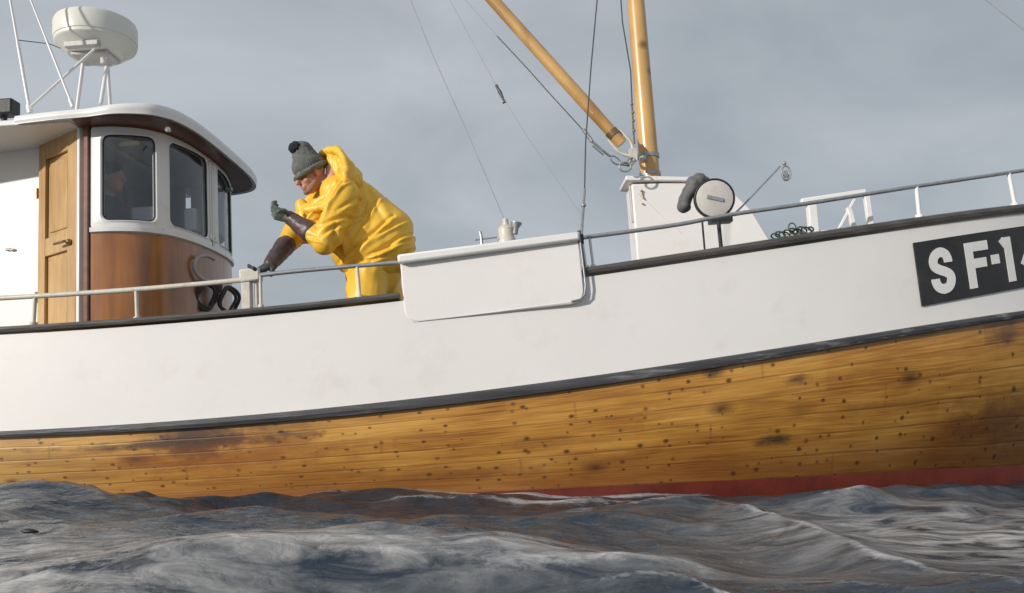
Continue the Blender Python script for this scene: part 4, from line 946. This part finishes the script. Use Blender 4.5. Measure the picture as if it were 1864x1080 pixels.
for i in range(9):
    c_ = P(1412 + i * 8, 432 - i * 1.7 - random.random() * 5, 4.55); rr2 = .018 + .02 * random.random(); tilt_ = random.random() * 1.2; m_ = P(0, 0, 1)
    mb.tube([c_ + Vector((rr2 * math.cos(a_), .5 * rr2 * math.sin(a_ + tilt_), rr2 * .7 * math.sin(a_))) for a_ in [2 * math.pi * k / 14 for k in range(15)]], .005, 6)
c_ = P(1442, 414, 4.55); mb.tube([c_ + Vector((.022 * math.cos(a_), .0, .026 * math.sin(a_))) for a_ in [2 * math.pi * k / 16 for k in range(17)]], .0045, 6)
tag(wobj('tangled_line', mb, M['ropegreen'], smooth=True), 'small tangle of green-grey line on the foredeck between casing and white frame', 'rope')
mb = MB(); c_ = P(52, 967, 2.6); mb.sphere(c_ + Vector((0, 0, .0)), (.026, .010, .008), 12); mb.sphere(c_ + Vector((.015, .006, -.003)), (.016, .008, .006), 10)
tag(wobj('floating_scrap', mb, M['black'], smooth=True), 'small dark scrap floating on the water at far left', 'debris')

# ------------------------------------------------------------------ people
def blob(mb, voxel, smooth=4, fold=None):
    me = mb.mesh('tmp'); o = bpy.data.objects.new('tmp', me); COL.objects.link(o)
    r_ = o.modifiers.new('r', 'REMESH'); r_.mode = 'VOXEL'; r_.voxel_size = voxel
    s_ = o.modifiers.new('s', 'SMOOTH'); s_.factor = .5; s_.iterations = smooth
    dg = bpy.context.evaluated_depsgraph_get(); m2 = bpy.data.meshes.new_from_object(o.evaluated_get(dg))
    bpy.data.objects.remove(o)
    if fold:
        vs = m2.vertices; nr = [v.normal.copy() for v in vs]
        for v, n_ in zip(vs, nr): v.co += n_ * fold(v.co, n_)
    for p in m2.polygons: p.use_smooth = True
    return m2
rme = blob(RBL, .007, 7, lambda c, n_: .007 * noise.noise(c * 25)); rme.transform(Matrix.Translation(-O)); ro_ = bpy.data.objects.new('rubber_roller', rme); COL.objects.link(ro_); rme.materials.append(M['grey']); ro_.parent = hau
def person_obj(name, me, m, parent=None, base=None):
    o = bpy.data.objects.new(name, me); me.materials.clear(); me.materials.append(m); COL.objects.link(o)
    me.transform(Matrix.Translation(-base))
    if parent: o.parent = parent
    else: o.location = base
    return o
PY = 4.72
def Q(px, py, y=PY): return P(px, py, y)
deck_z = b2w((-.85, 4.7, DK)).z
base = Vector((Q(675, 500).x, 4.72, deck_z))
hipN, hipF = Q(672, 500, 4.66), Q(690, 500, 4.86)
chest = Q(628, 395, 4.72); neck = Q(597, 335, 4.72); headc = Q(566, 318, 4.70)
shN, shF = Q(628, 352, 4.56), Q(590, 360, 4.90)
elN, haN = Q(592, 442, 4.47), Q(519, 391, 4.52)
elF, haF = Q(538, 425, 4.70), Q(486, 489, 4.32)
kN, kF = Vector((hipN.x - .02, 4.60, deck_z + .46)), Vector((hipF.x + .10, 4.86, deck_z + .46))
fN, fF = Vector((kN.x + .06, 4.60, deck_z + .07)), Vector((kF.x + .08, 4.86, deck_z + .07))
# body under the clothes, one continuous surface with the head
face = Vector((-.72, -.50, -.48)).normalized(); upv = Vector((-.30, -.10, .95)); upv = (upv - face * upv.dot(face)).normalized(); side = face.cross(upv).normalized()
MH = Matrix((side, face, upv)).transposed()          # local x side, y face, z up
def H(x, y, z): return headc + MH @ Vector((x, y, z))
mb = MB()
mb.sphere(H(0, -.012, .03), (.076, .094, .088), 20, MH); mb.sphere(H(0, .022, -.035), (.060, .068, .075), 20, MH); mb.sphere(H(0, .045, -.085), (.036, .038, .03), 14, MH)
mb.cap(H(0, .088, .012), H(0, .108, -.022), .011, .016, 10); mb.cap(H(-.03, .075, .022), H(.03, .075, .022), .016, .016, 10)
for s_ in (-1, 1):
    mb.sphere(H(.078 * s_, -.004, -.012), (.010, .02, .032), 10, MH); mb.sphere(H(.036 * s_, .062, -.030), (.024, .02, .022), 12, MH)
mb.cap(H(-.02, .088, -.055), H(.02, .088, -.055), .009, .009, 8); mb.cap(H(-.016, .086, -.068), H(.016, .086, -.068), .009, .009, 8)
mb.cap(H(0, -.03, -.06), neck + Vector((.03, 0, -.03)), .055, .062)
mb.cap(neck + Vector((.08, .02, -.09)), Q(640, 430), .085, .13); mb.cap(Q(640, 430), (hipN + hipF) / 2, .14, .15)
for a, b_, c_ in ((shN, elN, haN), (shF, elF, haF)): mb.cap(a, b_, .055, .045); mb.cap(b_, b_.lerp(c_, .86), .042, .03)
for a, b_, c_ in ((hipN, kN, fN), (hipF, kF, fF)): mb.cap(a, b_, .085, .06); mb.cap(b_, c_, .055, .04)
man = person_obj('person', blob(mb, .0075, 3), M['skin'], None, base)
tag(man, 'person in yellow oilskins and grey bobble hat bending over the rail', 'person')
def ridge(x): return 1 - abs(2 * (x - math.floor(x)) - 1)
CREASES = []
for (x0, y0), (x1, y1), am, wd in (((634, 322), (588, 408), .020, .012), ((645, 328), (618, 352), .012, .009), ((652, 366), (626, 392), .013, .009), ((655, 396), (592, 424), .018, .011), ((640, 408), (600, 440), .012, .009), ((622, 420), (618, 462), .018, .013),
        ((752, 412), (690, 462), .016, .012), ((712, 392), (634, 470), .018, .014), ((738, 438), (668, 470), .013, .010), ((690, 352), (640, 440), .012, .013), ((735, 395), (672, 440), .012, .010), ((660, 330), (700, 400), .010, .014), ((757, 440), (720, 478), .012, .009),
        ((575, 372), (548, 400), .012, .009), ((590, 392), (560, 410), .010, .008), ((545, 385), (560, 425), .010, .009), ((606, 452), (575, 440), .009, .007), ((540, 440), (522, 428), .008, .007), ((650, 452), (612, 476), .013, .010), ((700, 470), (640, 486), .012, .010), ((668, 372), (654, 410), .010, .008), ((610, 372), (600, 400), .009, .008)):
    a_, b_ = Q(x0, y0, 4.58), Q(x1, y1, 4.58); dx_, dz_ = b_.x - a_.x, b_.z - a_.z; L_ = math.hypot(dx_, dz_); CREASES.append((a_.x, a_.z, dx_ / L_, dz_ / L_, L_, am, wd))
def fold_j(co, n_):
    # stiff creases of oilskin: each a valley with a raised lip beside it
    p = co; f = .010 * noise.noise(p * 4.2) + .004 * noise.noise(p * 11)
    if n_.y > .45: return f
    wx = p.x + .010 * noise.noise(p * 8); wz = p.z + .010 * noise.noise(p * 8 + Vector((5, 3, 1)))
    for ax_, az_, dx_, dz_, L_, am, wd in CREASES:
        rx_, rz_ = wx - ax_, wz - az_; t_ = rx_ * dx_ + rz_ * dz_
        if t_ < -.02 or t_ > L_ + .02: continue
        s_ = -rx_ * dz_ + rz_ * dx_
        if abs(s_) > wd * 4.5: continue
        q = min(max(t_ / L_, 0), 1); e_ = am * math.sin(math.pi * (.08 + .84 * q)) ** .7; w_ = wd * (.7 + .6 * q)
        f += e_ * (-math.exp(-(s_ / w_) ** 2) + .85 * math.exp(-((s_ - 1.9 * w_) / (1.1 * w_)) ** 2))
    return f
# jacket
mb = MB()
mb.cap(neck + Vector((.07, 0, -.06)), Q(634, 400), .12, .165, 20); mb.cap(Q(634, 400), Q(655, 450), .17, .185, 20); mb.cap(Q(655, 440), Q(684, 462), .18, .19, 20)
mb.cap(Q(640, 345, 4.72), Q(704, 420, 4.74), .095, .165, 20); mb.cap(Q(690, 420, 4.74), Q(706, 455, 4.74), .17, .178, 20)
mb.cap(shN, shN.lerp(elN, .5), .090, .088, 16); mb.cap(shN.lerp(elN, .45), elN, .088, .084, 16); mb.cap(elN, elN.lerp(haN, .28), .078, .064, 16)
mb.cap(shF, elF, .095, .082, 16); mb.cap(elF, elF.lerp(haF, .30), .08, .064, 16)
mb.cap(shN + Vector((0, 0, -.05)), shF + Vector((0, 0, -.05)), .075, .085, 16); mb.cap(Q(570, 386, 4.66), Q(580, 425, 4.68), .07, .085, 16); mb.cap(Q(549, 374, 4.70), Q(558, 405, 4.70), .045, .06, 14)
mb.cap(Q(545, 405, 4.72), Q(560, 425, 4.72), .06, .07, 14)
jk = person_obj('jacket', blob(mb, .0065, 34, fold_j), M['yellow'], man, base)
# hood lying open round the neck
mb = MB()
rim = [(586, 282, 4.76), (596, 274, 4.72), (612, 272, 4.66), (624, 284, 4.61), (630, 304, 4.57), (628, 326, 4.55), (618, 346, 4.545), (604, 364, 4.55), (590, 378, 4.57)]
for i in range(len(rim) - 1): mb.cap(Q(*rim[i]), Q(*rim[i + 1]), .022, .022, 12)
mb.cap(Q(610, 290, 4.74), Q(634, 325, 4.72), .055, .085, 14); mb.cap(Q(600, 284, 4.80), Q(620, 330, 4.86), .045, .06, 12); mb.cap(Q(622, 290, 4.68), Q(640, 330, 4.64), .035, .07, 12)
mb.cap(Q(590, 376, 4.58), Q(560, 384, 4.62), .022, .026, 12); mb.cap(Q(612, 336, 4.575), Q(596, 358, 4.585), .026, .028, 12); mb.cap(Q(596, 358, 4.585), Q(574, 372, 4.62), .028, .026, 12); mb.cap(Q(636, 318, 4.62), Q(600, 396, 4.53), .022, .018, 12)
person_obj('hood', blob(mb, .008, 4, lambda c, n_: .012 * noise.noise(c * 11) + .006 * (1 - 2 * abs(noise.noise(c * 22)))), M['yellow'], man, base)
mb = MB(); mb.cap(Q(606, 304, 4.73), Q(602, 334, 4.69), .038, .044, 16); person_obj('hood_lining', blob(mb, .008, 3, lambda c, n_: .008 * noise.noise(c * 14)), M['lining'], man, base)
# trousers
mb = MB()
mb.cap(Q(686, 455, 4.74), (hipN + hipF) / 2, .15, .165, 18)
for a, b_, c_ in ((hipN, kN, fN), (hipF, kF, fF)): mb.cap(a, b_, .125, .10, 16); mb.cap(b_, c_, .10, .085, 16)
person_obj('oilskin_trousers', blob(mb, .012, 4, lambda c, n_: .018 * noise.noise(Vector((c.x * 7, c.y * 6, c.z * 3))) + .010 * (1 - 2 * abs(noise.noise(Vector((c.x * 9, c.y * 6, c.z * 7)))))), M['yellow'], man, base)
for f_ in (fN, fF):
    mb = MB(); mb.cap(f_ + Vector((.03, 0, -.02)), f_ + Vector((-.16, -.02, -.025)), .05, .042); mb.cap(f_, f_ + Vector((0, 0, .22)), .06, .07)
    person_obj('boot', blob(mb, .01, 3), M['black'], man, base)
# beanie with bobble
mb = MB(); mb.sphere(H(0, -.012, .055), (.094, .106, .090), 24, MH); mb.cap(H(0, -.015, .07), H(0, -.02, .150), .090, .068, 20)
hat = person_obj('beanie', blob(mb, .007, 4, lambda c, n_: .003 * math.sin(math.atan2((c - headc).dot(side), (c - headc).dot(face)) * 34)), M['knit'], man, base)
mb = MB(); rs_ = []
ring = [H(.093 * math.cos(a_), -.008 + .106 * math.sin(a_), .022 - .012 * math.sin(a_)) for a_ in [2 * math.pi * k / 32 for k in range(33)]]; mb.tube(ring, .017, 10)
person_obj('hat_brim', blob(mb, .006, 3), M['knit'], hat, base)
mb = MB(); mb.sphere(H(-.012, .016, .186), (.044, .044, .040), 20, MH); person_obj('bobble', blob(mb, .006, 2, lambda c, n_: .006 * noise.noise(c * 60)), M['knit_dark'], hat, base)
for s_ in (-1, 1):
    mb = MB(); mb.sphere(H(.030 * s_, .084, .004), .0105, 12, MH); m_ = mb.mesh('eye', True); person_obj('eye', m_, M['eye'], man, base)
mb = MB(); mb.cap(H(-.035, .065, -.085), H(.035, .065, -.085), .022, .022); mb.cap(H(-.055, .02, -.06), H(-.035, .06, -.085), .018, .022); mb.cap(H(.055, .02, -.06), H(.035, .06, -.085), .018, .022)
person_obj('beard', blob(mb, .006, 2, lambda c, n_: .004 * noise.noise(c * 70)), M['hair'], man, base)
# gauntlets and gloves
def arm_gear(el, ha, gm, tilt_face, curl, fwd, g_=1.0):
    ax_ = (ha - el).normalized(); a, b_ = el.lerp(ha, .36), el.lerp(ha, .88)
    mb = MB(); mb.cap(a + ax_ * .03, b_, .060, .043, 18); mb.cap(a, a + ax_ * .01, .062, .062, 18)
    person_obj('gauntlet', blob(mb, .007, 3, lambda c, n_: .005 * noise.noise(c * 22)), M['gaunt'], man, base)
    up_ = tilt_face - ax_ * tilt_face.dot(ax_); up_.normalize(); sd2 = ax_.cross(up_).normalized()
    if fwd is not None:                       # hand bends to a new direction at the wrist
        f_ = fwd.normalized(); up_ = (tilt_face - f_ * tilt_face.dot(f_)).normalized(); sd2 = f_.cross(up_).normalized()
    else: f_ = ax_
    mb = MB(); wr = b_ + ax_ * .01; mb.cap(b_, wr, .036, .034, 14); pc = wr + f_ * .05
    for k in range(4):
        o_ = (k - 1.5) * .022; mb.cap(wr + sd2 * o_ * .7, pc + sd2 * o_ + f_ * .02, .020, .0165, 10)
    for k, ln in enumerate((.034, .038, .036, .028)):
        o_ = (k - 1.5) * .0245; r_ = .0125 - .0008 * k; p0 = pc + sd2 * o_ + f_ * .024; d_ = f_
        for j_ in range(3):
            rot = Matrix.Rotation(curl * (.75 + .15 * k) * (1 if j_ else .6), 3, sd2); d_ = rot @ d_; p1 = p0 + d_ * ln * (1, .72, .55)[j_]; mb.cap(p0, p1, r_, r_ * .93, 10); p0 = p1
    s_ = -1; t0 = wr + sd2 * s_ * .028 + f_ * .012; t1 = t0 + (sd2 * s_ * .8 + f_ * .7 - up_ * .5).normalized() * .042; t2 = t1 + (f_ * .8 - up_ * .7).normalized() * .034
    mb.cap(t0, t1, .016, .0145, 10); mb.cap(t1, t2, .0145, .012, 10)
    person_obj('glove', blob(mb, .005, 2), gm, man, base)
arm_gear(elN, haN, M['glove'], Vector((-.2, .5, .8)), R(66), Vector((-.86, -.30, .22)))
arm_gear(elF, haF, M['glovedark'], Vector((-.2, -.3, .9)), R(34), Vector((-.5, -.65, -.55)))

# helmsman seen dimly in the wheelhouse
hb = Vector((*b2w((-2.72, 5.35, DK)).xy, b2w((-2.72, 5.35, DK)).z)); hd = P(203, 325, 5.12); off_ = Vector((hd.x, hd.y, 0))
def K(x, y, z): return Vector((hd.x + x, hd.y + y, z))
hb = Vector((hd.x, hd.y, b2w((-2.8, 5.3, DK)).z))
mb = MB(); z0 = hd.z
mb.sphere(hd, (.085, .072, .11), 18); mb.sphere(hd + Vector((.03, -.01, -.06)), (.05, .045, .05), 14); mb.cap(hd + Vector((.088, -.02, .0)), hd + Vector((.10, -.022, -.022)), .01, .013, 8)
for s_ in (-1, 1): mb.sphere(hd + Vector((-.01, .075 * s_, -.01)), (.018, .01, .028), 10)
mb.cap(hd + Vector((-.02, 0, -.08)), K(-.03, 0, z0 - .2), .055, .06); mb.cap(K(-.03, -.12, z0 - .26), K(-.03, .12, z0 - .26), .07, .07); mb.cap(K(-.03, 0, z0 - .27), K(-.02, 0, z0 - .62), .13, .13)
for s_ in (-1, 1):
    mb.cap(K(-.03, .17 * s_, z0 - .26), K(.03, .20 * s_, z0 - .50), .05, .042); mb.cap(K(.03, .20 * s_, z0 - .50), K(.22, .12 * s_, z0 - .47), .04, .03)
    for k in range(4): mb.cap(K(.24, (.12 + .02 * (k - 1.5)) * s_, z0 - .465), K(.28, (.12 + .02 * (k - 1.5)) * s_, z0 - .485), .010, .009, 8)
    mb.cap(K(.22, .10 * s_, z0 - .46), K(.25, .075 * s_, z0 - .45), .012, .010, 8)
    mb.cap(K(-.02, .09 * s_, z0 - .68), K(.02, .10 * s_, hb.z + .45), .08, .06); mb.cap(K(.02, .10 * s_, hb.z + .45), K(-.02, .10 * s_, hb.z + .06), .055, .045)
hel = person_obj('person', blob(mb, .009, 3), M['skin'], None, hb); tag(hel, 'dim person in dark clothes standing behind the wheelhouse window', 'person')
mb = MB(); mb.cap(K(-.03, -.12, z0 - .26), K(-.03, .12, z0 - .26), .085, .085); mb.cap(K(-.03, 0, z0 - .27), K(-.02, 0, z0 - .66), .155, .16)
for s_ in (-1, 1): mb.cap(K(-.03, .17 * s_, z0 - .26), K(.03, .20 * s_, z0 - .50), .068, .06); mb.cap(K(.03, .20 * s_, z0 - .50), K(.20, .125 * s_, z0 - .47), .058, .045)
person_obj('jacket', blob(mb, .012, 3), M['navy'], hel, hb)
mb = MB()
for s_ in (-1, 1): mb.cap(K(-.02, .09 * s_, z0 - .66), K(.02, .10 * s_, hb.z + .45), .10, .08); mb.cap(K(.02, .10 * s_, hb.z + .45), K(-.02, .10 * s_, hb.z + .08), .075, .06)
person_obj('trousers', blob(mb, .012, 3), M['navy'], hel, hb)
mb = MB(); mb.sphere(hd + Vector((-.015, 0, .035)), (.092, .08, .09), 16); person_obj('hair', blob(mb, .009, 2), M['knit_dark'], hel, hb)
